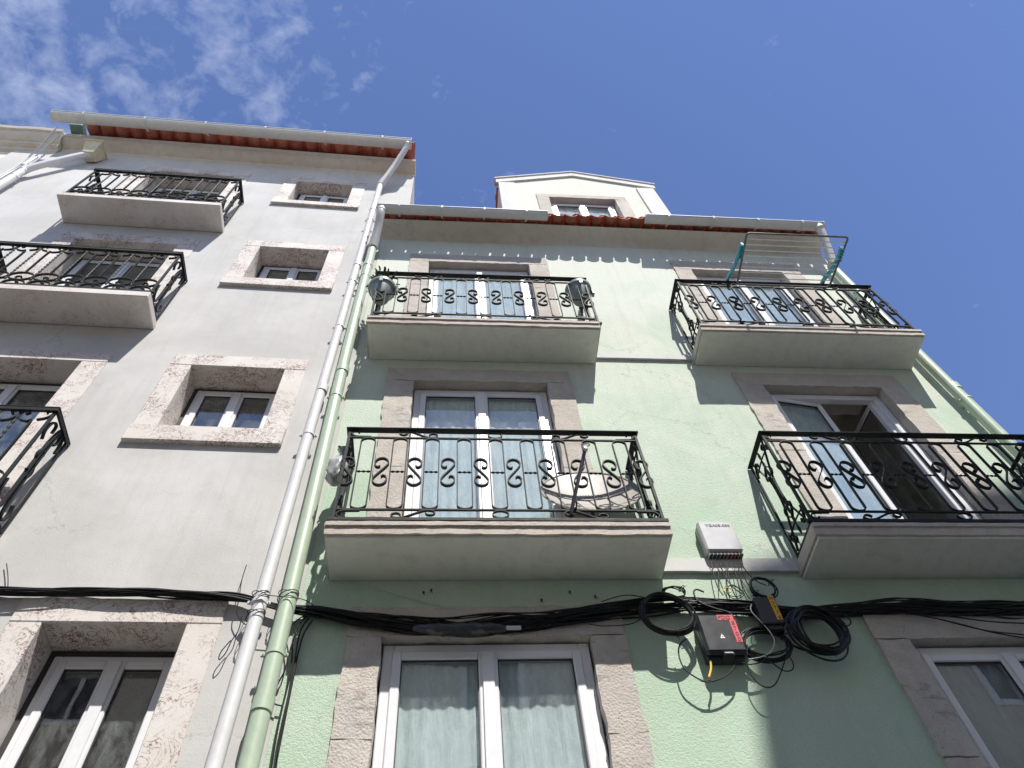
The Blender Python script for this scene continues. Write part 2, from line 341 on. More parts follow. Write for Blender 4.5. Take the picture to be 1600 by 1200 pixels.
    def lathe(s, prof, c, n=24, axis='Z'):
        """prof: (r, h) list"""
        vs = []
        for r_, h in prof:
            for k in range(n):
                a = 2*math.pi*k/n; x, y = r_*math.cos(a), r_*math.sin(a)
                p = {'Z': (x, y, h), 'X': (h, x, y), 'Y': (y, h, x)}[axis]
                vs.append((c[0]+p[0], c[1]+p[1], c[2]+p[2]))
        fs = [(i*n+k, i*n+(k+1)%n, (i+1)*n+(k+1)%n, (i+1)*n+k) for i in range(len(prof)-1) for k in range(n)]
        return s.add(vs, fs)
    def build(s, name, m, parent=None, frame='G', org=(0, 0, 0), smooth=38):
        """vertices are in frame coordinates; object origin at org"""
        me = bpy.data.meshes.new(name)
        me.from_pydata([(x-org[0], y-org[1], z-org[2]) for x, y, z in s.v], [], s.f); me.update()
        me.materials.append(m)
        me.polygons.foreach_set('use_smooth', [True]*len(me.polygons)); me.set_sharp_from_angle(angle=R_(smooth))
        o = bpy.data.objects.new(name, me); COL.objects.link(o)
        if parent is None: o.matrix_world = FR[frame] @ Matrix.Translation(org)
        else:
            o.parent = parent
            po = Vector(parent.get('_org', (0, 0, 0))); o.location = Vector(org)-po
        o['_org'] = org
        return o
def empty(name, label, cat, frame='G', org=(0, 0, 0), group=None):
    o = bpy.data.objects.new(name, None); COL.objects.link(o); o.empty_display_size = .2
    o.matrix_world = FR[frame] @ Matrix.Translation(org); o['_org'] = org
    o['label'] = label; o['category'] = cat
    if group: o['group'] = group
    return o
def tag(o, label, cat, group=None):
    o['label'] = label; o['category'] = cat
    if group: o['group'] = group
    return o
def cr(pts, n=6, closed=False):
    """Catmull-Rom through points"""
    P = [Vector(p) for p in pts]; m_ = len(P); out_ = []
    for i in range(m_ if closed else m_-1):
        g = lambda k: P[k % m_] if closed else P[max(0, min(m_-1, k))]
        a, b, c, d = g(i-1), g(i), g(i+1), g(i+2)
        for k in range(n):
            t = k/n; out_.append(.5*((2*b)+(-a+c)*t+(2*a-5*b+4*c-d)*t*t+(-a+3*b-3*c+d)*t**3))
    if not closed: out_.append(P[-1])
    return out_
def rough(mb, x0, x1, y0, y1, z0, z1, seg=.05, jit=.005, seed=0.0):
    """weathered stone block: subdivided, corners and edges worn"""
    nx = max(1, int(abs(x1-x0)/seg)); nz_ = max(1, int(abs(z1-z0)/seg)); ny = max(1, int(abs(y1-y0)/seg))
    def pt(x, y, z, ex, ez, front):
        q = Vector((x*9+seed, y*9, z*9)); a = noise.noise(q); b = noise.noise(q+Vector((31, 7, 3))); c = noise.noise(q*2.3+Vector((3, 71, 5)))
        q2 = q*4; d = noise.noise(q2)
        return (x+ex*jit*(a*1.6+d*.8-.3), y+(jit*.5*c if front else 0), z+ez*jit*(b*1.6+d*.8-.3))
    vs = []; fs = []
    for k in range(nz_+1):
        for i in range(nx+1):
            ex = -1 if i == 0 else (1 if i == nx else 0); ez = -1 if k == 0 else (1 if k == nz_ else 0)
            vs.append(pt(x0+(x1-x0)*i/nx, y0, z0+(z1-z0)*k/nz_, ex, ez, True))
    W = nx+1
    for k in range(nz_):
        for i in range(nx): fs.append((k*W+i, k*W+i+1, (k+1)*W+i+1, (k+1)*W+i))
    ring = [i for i in range(nx)]+[k*W+nx for k in range(nz_)]+[nz_*W+i for i in range(nx, 0, -1)]+[k*W for k in range(nz_, 0, -1)]
    prev = ring
    for j in range(1, ny+1):
        y = y0+(y1-y0)*j/ny; o = len(vs)
        for r_ in ring: vs.append((vs[r_][0], y, vs[r_][2]))
        cur = list(range(o, o+len(ring))); L_ = len(ring)
        for i in range(L_): fs.append((prev[(i+1)%L_], prev[i], cur[i], cur[(i+1)%L_]))
        prev = cur
    fs.append(tuple(reversed(prev)))
    mb.add(vs, [tuple(reversed(f)) for f in fs] if False else fs)
def wall_holes(mb, x0, x1, z0, z1, y0, y1, holes):
    xs = sorted({x0, x1, *[h[0] for h in holes], *[h[1] for h in holes]}); zs = sorted({z0, z1, *[h[2] for h in holes], *[h[3] for h in holes]})
    ins = lambda x, z: any(h[0] < x < h[1] and h[2] < z < h[3] for h in holes)
    for i in range(len(xs)-1):
        for k in range(len(zs)-1):
            a, b, c, d = xs[i], xs[i+1], zs[k], zs[k+1]
            if ins((a+b)/2, (c+d)/2): continue
            mb.add([(a,y0,c),(b,y0,c),(b,y0,d),(a,y0,d)], [(0,1,2,3)]); mb.add([(a,y1,c),(b,y1,c),(b,y1,d),(a,y1,d)], [(3,2,1,0)])
            for (nx_, nz_, q) in ((a-1e-4, (c+d)/2, [(a,y0,c),(a,y0,d),(a,y1,d),(a,y1,c)]), (b+1e-4, (c+d)/2, [(b,y0,c),(b,y1,c),(b,y1,d),(b,y0,d)]),
                                 ((a+b)/2, c-1e-4, [(a,y0,c),(a,y1,c),(b,y1,c),(b,y0,c)]), ((a+b)/2, d+1e-4, [(a,y0,d),(b,y0,d),(b,y1,d),(a,y1,d)])):
                if ins(nx_, nz_) or nx_ < x0 or nx_ > x1 or nz_ < z0 or nz_ > z1: mb.add(q, [(0,1,2,3)])
# cable routes: (frame, depth from the wall, [(x, z) in metres])
P={
 'bundle_left':('L',-0.04,[(-1.931, 5.05),(-1.776, 5.043),(-1.32, 5.047),(-0.813, 5.047),(-0.328, 5.02),(-0.033, 4.952)]),
 'bundle':('G',-0.045,[(-1.222, 5.002),(-1.028, 4.938),(-0.781, 4.9),(-0.534, 4.851),(-0.289, 4.819),(0.035, 4.785),(0.362, 4.802),(0.697, 4.829),(1.044, 4.894),(1.309, 4.924),(1.66, 4.933),(2.009, 4.913),(2.354, 4.883),(2.771, 4.907),(3.102, 4.927),(3.463, 4.907),(3.833, 4.899),(4.218, 4.907)]),
 'stray_r1':('G',-0.06,[(2.934, 4.877),(3.226, 4.825),(3.457, 4.753),(3.679, 4.672),(3.996, 4.607)]),
 'stray_r2':('G',-0.06,[(3.079, 4.892),(3.344, 4.792),(3.605, 4.699),(3.852, 4.66),(4.093, 4.616)]),
 'stray_r3':('G',-0.06,[(3.247, 4.863),(3.489, 4.806),(3.74, 4.766),(4.096, 4.747)]),
 'stray_r4':('G',-0.06,[(3.408, 4.823),(3.697, 4.843),(4.005, 4.885),(4.258, 4.905)]),
 'loop_mid':('G',-0.06,[(1.053, 4.962),(1.17, 5.005),(1.259, 5.016),(1.365, 4.993)]),
 'loop_low':('G',-0.06,[(0.939, 4.779),(1.041, 4.762),(1.212, 4.776),(1.307, 4.827)]),
 'big_loop':('G',-0.09,[(1.763, 5.014),(1.716, 5.037),(1.689, 5.003),(1.704, 4.931),(1.789, 4.876),(1.884, 4.833),(1.907, 4.744),(1.874, 4.668)]),
 'hang1':('G',-0.08,[(1.925, 4.587),(1.886, 4.482),(1.875, 4.39),(1.899, 4.31),(1.949, 4.282),(2.006, 4.308),(2.085, 4.41),(2.158, 4.526),(2.191, 4.623)]),
 'hang2':('G',-0.08,[(1.972, 4.519),(2.033, 4.457),(2.091, 4.396),(2.148, 4.404),(2.17, 4.45),(2.167, 4.516),(2.182, 4.598)]),
 'hang3':('G',-0.08,[(1.849, 4.459),(1.893, 4.445),(1.973, 4.462),(2.055, 4.518),(2.171, 4.55)]),
 'pdo_loop':('G',-0.08,[(1.612, 4.341),(1.581, 4.333),(1.535, 4.351),(1.474, 4.419),(1.462, 4.512),(1.487, 4.592),(1.541, 4.64)]),
 'pdo_loop2':('G',-0.08,[(1.805, 4.474),(1.774, 4.415),(1.696, 4.357),(1.608, 4.328),(1.55, 4.333)]),
 'yellow':('G',-0.08,[(1.65, 4.472),(1.638, 4.417),(1.609, 4.359)]),
 'white_wire':('G',-0.1,[(2.052, 4.898),(2.032, 4.839),(2.07, 4.749),(2.101, 4.657),(2.097, 4.588),(2.047, 4.521),(1.976, 4.484),(1.888, 4.467)]),
 'right_loop':('G',-0.08,[(2.592, 4.835),(2.668, 4.824),(2.692, 4.771),(2.662, 4.734),(2.598, 4.73)]),
 'right_loop2':('G',-0.08,[(2.605, 4.814),(2.642, 4.729),(2.626, 4.658),(2.56, 4.588),(2.494, 4.565),(2.433, 4.57)]),
 'vert1':('G',-0.03,[(-0.86, 4.887),(-0.897, 4.822),(-0.915, 4.7),(-0.897, 4.561),(-0.887, 4.428),(-0.891, 4.221),(-0.888, 4.03),(-0.872, 3.785)]),
 'vert2':('G',-0.03,[(-0.85, 4.872),(-0.881, 4.772),(-0.883, 4.653),(-0.874, 4.515),(-0.868, 4.385),(-0.87, 4.22),(-0.868, 4.029),(-0.846, 3.784)]),
 'vert3':('G',-0.03,[(-0.87, 4.898),(-0.931, 4.837),(-0.959, 4.773),(-0.957, 4.701),(-0.928, 4.607),(-0.922, 4.494),(-0.942, 4.407),(-0.951, 4.344),(-0.944, 4.27),(-0.897, 4.249)]),
 'vert4':('G',-0.03,[(-0.822, 4.846),(-0.857, 4.748),(-0.867, 4.606),(-0.865, 4.427),(-0.863, 4.22),(-0.861, 4.029),(-0.859, 3.785)]),
 'thin_line':('G',-0.01,[(-0.779, 5.265),(-0.221, 5.042),(0.243, 4.905)]),
 'whiteloops':('L',-0.05,[(-0.309, 4.98),(-0.299, 4.902),(-0.26, 4.837),(-0.217, 4.803),(-0.167, 4.839),(-0.142, 4.905),(-0.198, 4.982),(-0.255, 5.023)]),
 'whiteloop2':('L',-0.05,[(-0.259, 4.867),(-0.255, 4.754),(-0.276, 4.682),(-0.29, 4.589),(-0.315, 4.544),(-0.318, 4.598),(-0.283, 4.682)]),
 'stub1':('L',-0.02,[(-1.762, 5.098),(-1.805, 5.189),(-1.866, 5.299)]),
 'stub2':('L',-0.05,[(-0.314, 5.032),(-0.33, 5.169),(-0.331, 5.3)]),
 'lefttie':('L',-0.16,[(-0.173, 4.911),(-0.134, 4.948),(-0.081, 4.939),(0.101, 4.917),(0.188, 4.867)]),
 'splice':('G',-0.08,[(-0.184, 4.739),(-0.025, 4.727),(0.155, 4.725),(0.276, 4.729),(0.406, 4.737)]),
 'spliceend':('G',-0.08,[(0.398, 4.737),(0.496, 4.741)]),
 'w0':('G',-0.06,[(1.91, 5.325),(1.889, 5.18),(1.887, 5.072),(1.903, 5.012)]),
 'w1':('G',-0.06,[(1.96, 5.319),(1.924, 5.19),(1.9, 5.094),(1.889, 5.04)]),
 'w2':('G',-0.06,[(1.969, 5.319),(1.969, 5.182),(1.995, 5.08),(2.041, 5.022)]),
 'w3':('G',-0.06,[(2.017, 5.319),(1.981, 5.19),(1.957, 5.094),(1.948, 5.04)]),
 'w4':('G',-0.06,[(2.021, 5.319),(1.992, 5.163),(1.983, 5.048),(1.992, 4.983)]),
 'w5':('G',-0.06,[(2.073, 5.319),(2.048, 5.171),(2.042, 5.061),(2.056, 5.0)]),
 'w6':('G',-0.06,[(2.102, 5.319),(2.073, 5.16),(2.066, 5.043),(2.08, 4.977)]),
 'w7':('G',-0.06,[(2.121, 5.319),(2.106, 5.19),(2.112, 5.093),(2.138, 5.039)]),
 'w8':('G',-0.06,[(2.128, 5.313),(2.142, 5.213),(2.181, 5.138),(2.24, 5.096)]),
}
# ------------------------------------------------------------------ generic builders
def window(parent, fr, x0, x1, z0, z1, y, glass, name='window', fw=.07, curtain=None, gap=None, open_=None, curt_y=.045, mid=True, sill_h=.10):
    xm = (x0+x1)/2; f = MB()
    b = lambda *a, k=.006: f.bbox(*a, k)
    b(x0, x0+fw, y, y+.07, z0, z1); b(x1-fw, x1, y, y+.07, z0, z1); b(x0+fw, x1-fw, y+.001, y+.071, z1-fw, z1); b(x0+fw, x1-fw, y+.001, y+.071, z0, z0+fw*.6)
    wn = f.build(name, M['upvc'], parent, fr, ((x0+x1)/2, y, z0))
    if gap:  # dark strips filling the gap between the reveal and the white frame
        g = MB(); gx, gz = gap
        g.box(x0-gx, x0-.002, y+.012, y+.08, z0, z1+gz); g.box(x1+.002, x1+gx, y+.012, y+.08, z0, z1+gz); g.box(x0-.002, x1+.002, y+.012, y+.08, z1+.002, z1+gz)
        g.build('dark_outer_frame', M['anth'], wn, fr, (x0, y, z0))
    for side in (0, 1):
        a, c = (x0+fw-.012, xm-.002) if side == 0 else (xm+.002, x1-fw+.012)
        s = MB(); st = .058; ys = y-.012; zb, zt = z0+fw*.6-.01, z1-fw+.012
        s.bbox(a, a+st, ys, ys+.055, zb, zt, .007); s.bbox(c-st, c, ys, ys+.055, zb, zt, .007)
        s.bbox(a+st, c-st, ys+.001, ys+.054, zt-st, zt, .007); s.bbox(a+st, c-st, ys+.001, ys+.054, zb, zb+sill_h, .007)
        if side == 0 and mid and not open_: s.bbox(xm-.036, xm+.036, ys-.014, ys-.001, zb+.01, zt-.01, .006)
        # black gasket line round the glass
        hx = a if side == 0 else c
        if open_:
            rot = Matrix.Rotation(open_[side], 4, 'Z')
            piv = Vector((hx, ys+.05, 0))
            T_ = lambda v: tuple(piv + (rot @ (Vector(v)-piv)))
            s.v = [T_(v) for v in s.v]
        so_ = s.build('sash', M['upvc'], wn, fr, (hx, ys, zb))
        gk = MB(); t_ = .007
        for (p, q, r_, w_) in ((a+st-.001, a+st+t_, zb+sill_h, zt-st), (c-st-t_, c-st+.001, zb+sill_h, zt-st), (a+st+t_, c-st-t_, zt-st-t_, zt-st+.001), (a+st+t_, c-st-t_, zb+sill_h-.001, zb+sill_h+t_)):
            gk.box(p, q, ys+.012, ys+.024, r_, w_)
        p_ = MB().box(a+st-.004, c-st+.004, ys+.026, ys+.031, zb+sill_h-.004, zt-st+.004)
        if open_: gk.v = [T_(v) for v in gk.v]; p_.v = [T_(v) for v in p_.v]
        gk.build('gasket', M['anth'], wn, fr, (hx, ys, zb)); p_.build('pane', glass, wn, fr, (hx, ys, zb))
        if open_ and side == 0 and curtain:
            q_ = MB().box(a+st, c-st, ys+.045, ys+.049, zb+sill_h, zt-st-.02); q_.v = [T_(v) for v in q_.v]; q_.build('blind', curtain, wn, fr, (hx, ys, zb))
    if curtain and not open_:
        for (a, c) in ((x0+fw+.01, xm-.01), (xm+.01, x1-fw-.01)):
            cu = MB(); n = 60; rows = []
            for k in range(n+1):
                x = a+(c-a)*k/n; rows.append((x, y+curt_y+.003*math.sin(x*85)+.003*math.sin(x*37+2)))
            vs = [(x, yy, z) for z in (z0+.05, z1-.06) for x, yy in rows]; cu.add(vs, [(k, k+1, n+2+k, n+1+k) for k in range(n)])
            cu.add([(x, yy+.003, z) for x, yy, z in vs], [(k+1, k, n+1+k, n+2+k) for k in range(n)])
            cu.build('curtain', curtain, wn, fr, (a, y, z0))
    return wn

def surround(parent, fr, outer, inner, zbot, m, proud=.018, back=.33, jit=.006, seg=.05, seed=0, sill=None, splits=2, lintel_over=0, bev=False):
    (ox0, ox1, oz1), (ix0, ix1, iz1) = outer, inner
    s = MB(); y0 = -proud
    def blk(a, b, c, d, sd):
        if bev: s.bbox(a, b, y0, back, c, d, .006)
        else: rough(s, a, b, y0, back, c, d, seg, jit, sd)
    g = .0015
    blk(ox0-lintel_over, ox1+lintel_over, iz1, oz1, seed+1)
    zs = [zbot]+[zbot+(iz1-zbot)*(k+ .12*math.sin(seed*3+k))/splits for k in range(1, splits)]+[iz1]
    for k in range(splits):
        blk(ox0, ix0, zs[k]+g, zs[k+1]-g, seed+k*7+3)
        blk(ix1, ox1, zs[k]+g, zs[k+1]-g, seed+k*5+19)
    o = s.build('stone_surround', m, parent, fr, ((ix0+ix1)/2, 0, zbot))
    if sill:
        q = MB(); sz0, sz1, over, pr = sill
        q.bbox(ox0-over, ox1+over, -pr, back, sz0, sz1-.001, .006)
        q.build('sill', m, parent, fr, ((ox0+ox1)/2, 0, sz0))
    return o

def S_curve(w_, h_, mir=1):
    half = [(.012, .046), (.022, .036), (.045, .040), (.058, .062), (.050, .092), (.018, .110), (-.022, .110), (-.053, .092), (-.060, .066), (-.044, .042), (-.02, .018), (0, 0)]
    pts = [(x*w_/.06*mir, z*h_/.11) for x, z in half]
    return pts+[(-x, -z) for x, z in pts[-2::-1]]
def place(pts, P0, ex, ez):
    P0 = Vector(P0); ex = Vector(ex); ez = Vector(ez)
    return [P0+ex*a+ez*b for a, b in pts]
def twist(mb, a, b, r=.0075, turns=5, n=6):
    a = Vector(a); b = Vector(b); k = turns*4; pts = [a.lerp(b, i/k) for i in range(k+1)]
    mb.tube(pts, [r*(.45+.75*abs(math.sin(math.pi*i/4.0))) for i in range(k+1)], n)

def balcony(parent, fr, x0, x1, zb, zt, yf, rx0, rx1, ztop, style, stone, soffit, label=None, taper=.0):
    s = MB()
    if style == 'old': rough(s, x0, x1, yf, -.002, zb, zt, .05, .006, x0+zb)
    else: s.bbox(x0, x1, yf, -.002, zb, zt, .008)
    bal = s.build('balcony', stone, parent, fr, ((x0+x1)/2, 0, zb))
    if soffit:
        q = MB(); q.box(x0+.018, x1-.018, yf+.02, -.004, zb-.017, zb+.004); q.build('soffit', soffit, bal, fr, ((x0+x1)/2, 0, zb))
    if style == 'old':
        q = MB(); rough(q, x0+.006, x1-.006, yf-.014, yf+.03, zt-.038, zt-.002, .04, .0025, x0*3+zb); q.build('edge_moulding', stone, bal, fr, (x0, yf, zt))
    I = M['iron']; yr = yf+.04; zl = zt+.05           # rail plane, underside of bottom bar
    H = ztop-zl
    org = ((rx0+rx1)/2, yr, zl)
    rail = MB()
    rail.bbox(rx0-.028, rx1+.028, yr-.030, yr+.024, ztop-.014, ztop, .003)
    rail.bbox(rx0-.028, rx0+.018, yr+.022, -.005, ztop-.0115, ztop-.0005, .003); rail.bbox(rx1-.018, rx1+.028, yr+.022, -.005, ztop-.0115, ztop-.0005, .003)
    if style != 'old':
        rail.bbox(rx0-.024, rx1+.024, yr-.027, yr-.022, ztop-.05, ztop-.012, .001)
        for xx in (rx0-.026, rx1+.021): rail.bbox(xx, xx+.005, yr-.02, -.005, ztop-.05, ztop-.012, .001)
    rail.build('handrail', I, bal, fr, org)
    posts = MB()
    for xx in (rx0, rx1):
        posts.bbox(xx-.011, xx+.011, yr-.011, yr+.011, zt-.002, ztop-.012, .002)
        posts.bbox(xx-.009, xx+.009, -.035, -.017, zl, ztop-.012, .002)
        posts.bbox(xx-.007, xx+.007, yr+.009, -.02, zl, zl+.030, .002)
        posts.lathe([(0, 0), (.02, .002), (.02, .008), (0, .03)], (xx, yr, zt), 10)
    posts.bbox(rx0-.035, rx1+.035, yr-.014, yr+.012, zl, zl+.032, .003)
    for k in range(3):
        xx = rx0+(rx1-rx0)*(.06+.44*k); posts.bbox(xx-.01, xx+.01, yr-.006, yr+.006, zt-.004, zl, .002)
    posts.build('posts_and_base', I, bal, fr, org)
    fp = MB(); NY = (0, 1, 0); wd = .022; th = .0065
    sp_ = lambda p, cl=False, w2=wd, t2=.0078: fp.strap(p, w2, t2, NY, cl)
    W = rx1-rx0
    if style == 'old':
        zu, zd = ztop-.105, zl+.032+.085
        for z in (zu, zd): fp.bbox(rx0+.008, rx1-.008, yr-.009, yr+.008, z-.0075, z+.0075, .002)
        n = 9; sp0 = W/(n+.25)
        cx = [rx0+sp0*(.625+k) for k in range(n)]
        hw = .054; zm = (zu+zd)/2
        for k, x in enumerate(cx):
            r_ = hw; loop = []
            for a in range(0, 181, 20): loop.append((x+r_*math.cos(R_(a)), yr, zu-.008-r_*.75+r_*.75*math.sin(R_(a))))
            for a in range(180, 361, 20): loop.append((x+r_*math.cos(R_(a)), yr, zd+.008+r_*.75+r_*.75*math.sin(R_(a))))
            sp_(loop, True)
            # twisted horizontal link
            pts = [Vector((x-hw+.003+(2*hw-.006)*i/16, yr, zm)) for i in range(17)]
            fp.tube(pts, [.0025+.0075*abs(math.sin(math.pi*i/16*3)) for i in range(17)], 6)
        sx = [(rx0+sp0*(.125+k)) for k in range(n+1)]
        for k, x in enumerate(sx):
            p = cr([(*q_[:1], 0, q_[1]) for q_ in S_curve(.050, .150, 1 if k % 2 == 0 else -1)], 3)
            sp_([Vector((x, yr, zm))+Vector(q_) for q_ in p], w2=.026, t2=.009)
        # friezes of lying scrolls above and below
        for sgn, za, zb_ in ((1, zu+.006, ztop-.013), (-1, zd-.006, zl+.033)):
            h = (zb_-za); zc_ = (za+zb_)/2; hh = abs(h)/2-.002
            def lying(xc, mir):
                p = [(-.085, .012), (-.095, -.004), (-.118, -.010), (-.142, .0), (-.148, .022), (-.12, .040), (-.07, .036), (0, 0)]
                p = [(a*mir, b*hh/.04) for a, b in p]; p = p+[(-a, -b) for a, b in p[-2::-1]]
                sp_([(xc+q_[0], yr, zc_+sgn*q_[2]) for q_ in cr([(a, 0, b) for a, b in p], 3)], w2=.020, t2=.0075)
            lying(rx0+W*.235, 1); lying(rx1-W*.235, -1)
            ov = [(rx0+W*.5+.056*math.cos(R_(a)), yr, zc_+hh*math.sin(R_(a))) for a in range(0, 360, 24)]; sp_(ov, True, .020, .0075)
            for e, mir in ((rx0, 1), (rx1, -1)):
                p = [(.17, -.038), (.10, -.036), (.045, -.030), (.018, 0), (.03, .030), (.06, .036), (.075, .022), (.066, .012)]
                sp_([(e+q_[0]*mir, yr, zc_+sgn*q_[2]*hh/.04) for q_ in cr([(a, 0, b) for a, b in p], 3)], w2=.020, t2=.0075)
    else:
        zc0 = zl+.032; n = 8; s0 = W/n; zr = .115
        for k in range(n):
            xc = rx0+s0*(k+.5)
            # ring near the base with curls inside, small scrolls beneath
            rx_, rz_ = s0*.49, .085; zc_ = zc0+.185
            sp_([(xc+rx_*math.cos(R_(a)), yr, zc_+rz_*math.sin(R_(a))) for a in range(0, 360, 20)], True, .024, .009)
            p = [(.0, -.085), (.035, -.05), (.03, -.015), (.0, -.005), (-.018, -.02), (-.012, -.036)]
            sp_([(xc+q_[0], yr, zc_+q_[2]) for q_ in cr([(a*(1 if k % 2 else -1), 0, b) for a, b in p], 3)], w2=.02, t2=.008)
            p = [(-.105, 0), (-.09, .055), (-.045, .088), (.0, .092), (.045, .088), (.09, .055), (.105, 0)]
            sp_([(xc+q_[0]*s0/.24, yr, zc0+q_[2]) for q_ in cr([(a, 0, b) for a, b in p], 3)], w2=.024, t2=.009)
            p = [(.02, .02), (.035, .045), (.02, .06), (.0, .05)]
            sp_([(xc+q_[0], yr, zc0+q_[2]) for q_ in cr([(a, 0, b) for a, b in p], 3)], w2=.02, t2=.008)
            # plain upright between ring and garland
            zt_ = ztop-.17
            p = [(0, zc_+rz_), (0, zt_-.02), (.03, zt_), (.085, ztop-.15), (.118, ztop-.10), (.112, ztop-.05), (.085, ztop-.03), (.055, ztop-.045), (.06, ztop-.07), (.078, ztop-.075)]
            for mir in ((1, -1)[k % 2],):
                sp_([(xc+q_[0]*mir*s0/.24, yr, q_[2]) for q_ in cr([(a, 0, b) for a, b in p], 4)], w2=.022, t2=.009)
            p = [(-.03, ztop-.145), (-.085, ztop-.12), (-.115, ztop-.07), (-.1, ztop-.03), (-.07, ztop-.035), (-.07, ztop-.06)]
            sp_([(xc+q_[0]*((1, -1)[k % 2])*s0/.24, yr, q_[2]) for q_ in cr([(a, 0, b) for a, b in p], 4)], w2=.022, t2=.009)
            if k: twist(fp, (rx0+s0*k, yr, zc0+.10), (rx0+s0*k, yr, ztop-.02), .0105, 14)
    fp.build('front_scrollwork', I, bal, fr, org)
    NX = (1, 0, 0)
    for xx in (rx0, rx1):
        sd_ = MB(); ya, yb = yr+.012, -.04; D_ = yb-ya; ym = (ya+yb)/2
        st = lambda p, w2=.020, t2=.009: sd_.strap([(xx, q_[1], q_[2]) for q_ in cr([(0, a, b) for a, b in p], 4)], w2, t2, NX)
        zc0 = zl+.032; HH = ztop-.012-zc0
        if style == 'old':
            for mir in (1, -1):
                e = ya if mir == 1 else yb
                st([(e+mir*.02, zc0+.01), (e+mir*D_*.22, zc0+HH*.16), (e+mir*D_*.40, zc0+HH*.34), (e+mir*D_*.44, zc0+HH*.5), (e+mir*D_*.40, zc0+HH*.66), (e+mir*D_*.22, zc0+HH*.84), (e+mir*.02, ztop-.02)], .018, .007)
                for sg, zz in ((1, zc0+.02), (-1, ztop-.03)):
                    st([(e+mir*.012, zz+sg*.16), (e+mir*.03, zz+sg*.08), (e+mir*.06, zz+sg*.04), (e+mir*.085, zz+sg*.06), (e+mir*.075, zz+sg*.09)])
                    st([(ym+mir*.005, zz+sg*.20), (ym+mir*.05, zz+sg*.26), (ym+mir*.055, zz+sg*.31), (ym+mir*.03, zz+sg*.33), (ym+mir*.02, zz+sg*.30)])
            twist(sd_, (xx, ym, zc0+.04), (xx, ym, ztop-.04), .010, 9)
            for zz in (zc0+.15, ztop-.16): st([(ya, zz), (ym, zz+.02), (yb, zz)], .012, .006)
        else:
            st([(ya+.02, zc0+.22), (ya+.03, zc0+.12), (ya+.08, zc0+.02), (ya+.13, zc0+.10), (ya+.13, ztop-.30), (ya+.16, ztop-.05), (ya+.20, ztop-.03), (ya+.215, ztop-.14), (ya+.19, ztop-.20)], .026, .012)
            st([(yb-.02, ztop-.20), (yb-.03, ztop-.10), (yb-.07, ztop-.02), (yb-.12, ztop-.10), (yb-.12, zc0+.35), (yb-.10, zc0+.06), (yb-.06, zc0+.02), (yb-.03, zc0+.10), (yb-.05, zc0+.18)], .026, .012)
            st([(ya+.05, ztop-.30), (ya+.02, ztop-.22), (ya+.04, ztop-.10), (ya+.09, ztop-.08), (ya+.10, ztop-.16)], .024, .011)
            st([(ym-.03, zc0+.45), (ym+.02, zc0+.40), (ym+.04, zc0+.48), (ym, zc0+.55), (ym-.035, zc0+.62), (ym-.01, zc0+.70), (ym+.03, zc0+.66)], .024, .011)
        sd_.build('side_scrollwork', I, bal, fr, (xx, yr, zl))
    return bal

def gutter(parent, fr, x0, x1, yc, zc_, r, name='gutter', nb=3, square=False, drop=0):
    g = MB(); prof = []
    n = 14
    for i in range(n+1): a = math.pi+math.pi*i/n; prof.append((yc+r*math.cos(a), zc_+r*math.sin(a)*1.05))
    prof += [(yc+r, zc_+.012), (yc+r-.004, zc_+.012)]
    prof += [(yc+(r-.005)*math.cos(math.pi+math.pi*i/n), zc_+(r-.005)*math.sin(math.pi+math.pi*i/n)*1.05) for i in range(n, -1, -1)]
    prof += [(yc-r+.0, zc_+.004), (yc-r-.008, zc_+.006), (yc-r-.008, zc_-.006), prof[0]]
    g.extr(prof, x0, x1, 12, lambda x: (0, -drop*(x-x0)/(x1-x0)+.002*math.sin(x*2.3)))
    o = g.build(name, M['gutw'], parent, fr, ((x0+x1)/2, yc, zc_))
    c = MB()
    for x in (x0, x1):
        cap = [(yc+(r+.003)*math.cos(a), zc_+(r+.003)*math.sin(a)*1.05) for a in [math.pi+math.pi*i/n for i in range(n+1)]]+[(yc+r+.003, zc_+.012), (yc-r-.008, zc_+.012)]
        e_ = MB(); e_.extr(cap+[cap[0]], x-.006, x+.006); e_.build('end_cap', M['gutw'], o, fr, (x, yc, zc_))
    for k in range(nb):
        c = MB()
        x = x0+(x1-x0)*(k+.5)/nb
        st = [(yc+(r+.006)*math.cos(a), zc_+(r+.006)*math.sin(a)*1.05-drop*(k+.5)/nb) for a in [math.pi+math.pi*i/n for i in range(n+1)]]
        c.strap([(x, yc-r-.012, st[0][1]+.02)]+[(x, *p) for p in st]+[(x, yc+r+.05, zc_+.035)], .028, .005, (1, 0, 0))
        c.build('gutter_bracket', M['gutw'], o, fr, (x, yc, zc_))
    return o
def pipe(parent, fr, pts, r, m, collars=(), brackets=(), name='downpipe'):
    P_ = cr(pts, 5) if len(pts) > 3 else [Vector(p) for p in pts]
    g = MB().tube(P_, r, 18)
    o = g.build(name, m, parent, fr, pts[-1])
    for c0, c1 in collars:
        MB().tube([c0, c1], r+.007, 18).build('pipe_socket', m, o, fr, c0)
    for b_ in brackets:
        k = MB(); k.tube([(b_[0], b_[1], b_[2]-.012), (b_[0], b_[1], b_[2]+.012)], r+.005, 18)
        k.box(b_[0]-.012, b_[0]+.012, b_[1]+r, -.001, b_[2]-.008, b_[2]+.008)
        for s_ in (-1, 1): k.bbox(b_[0]+s_*(r+.004), b_[0]+s_*(r+.024), b_[1]-.008, b_[1]+.008, b_[2]-.012, b_[2]+.012, .003); k.tube([(b_[0]+s_*(r+.014), b_[1]-.016, b_[2]), (b_[0]+s_*(r+.014), b_[1]+.018, b_[2])], .004, 6)
        k.build('pipe_clamp', m, o, fr, b_)
    return o
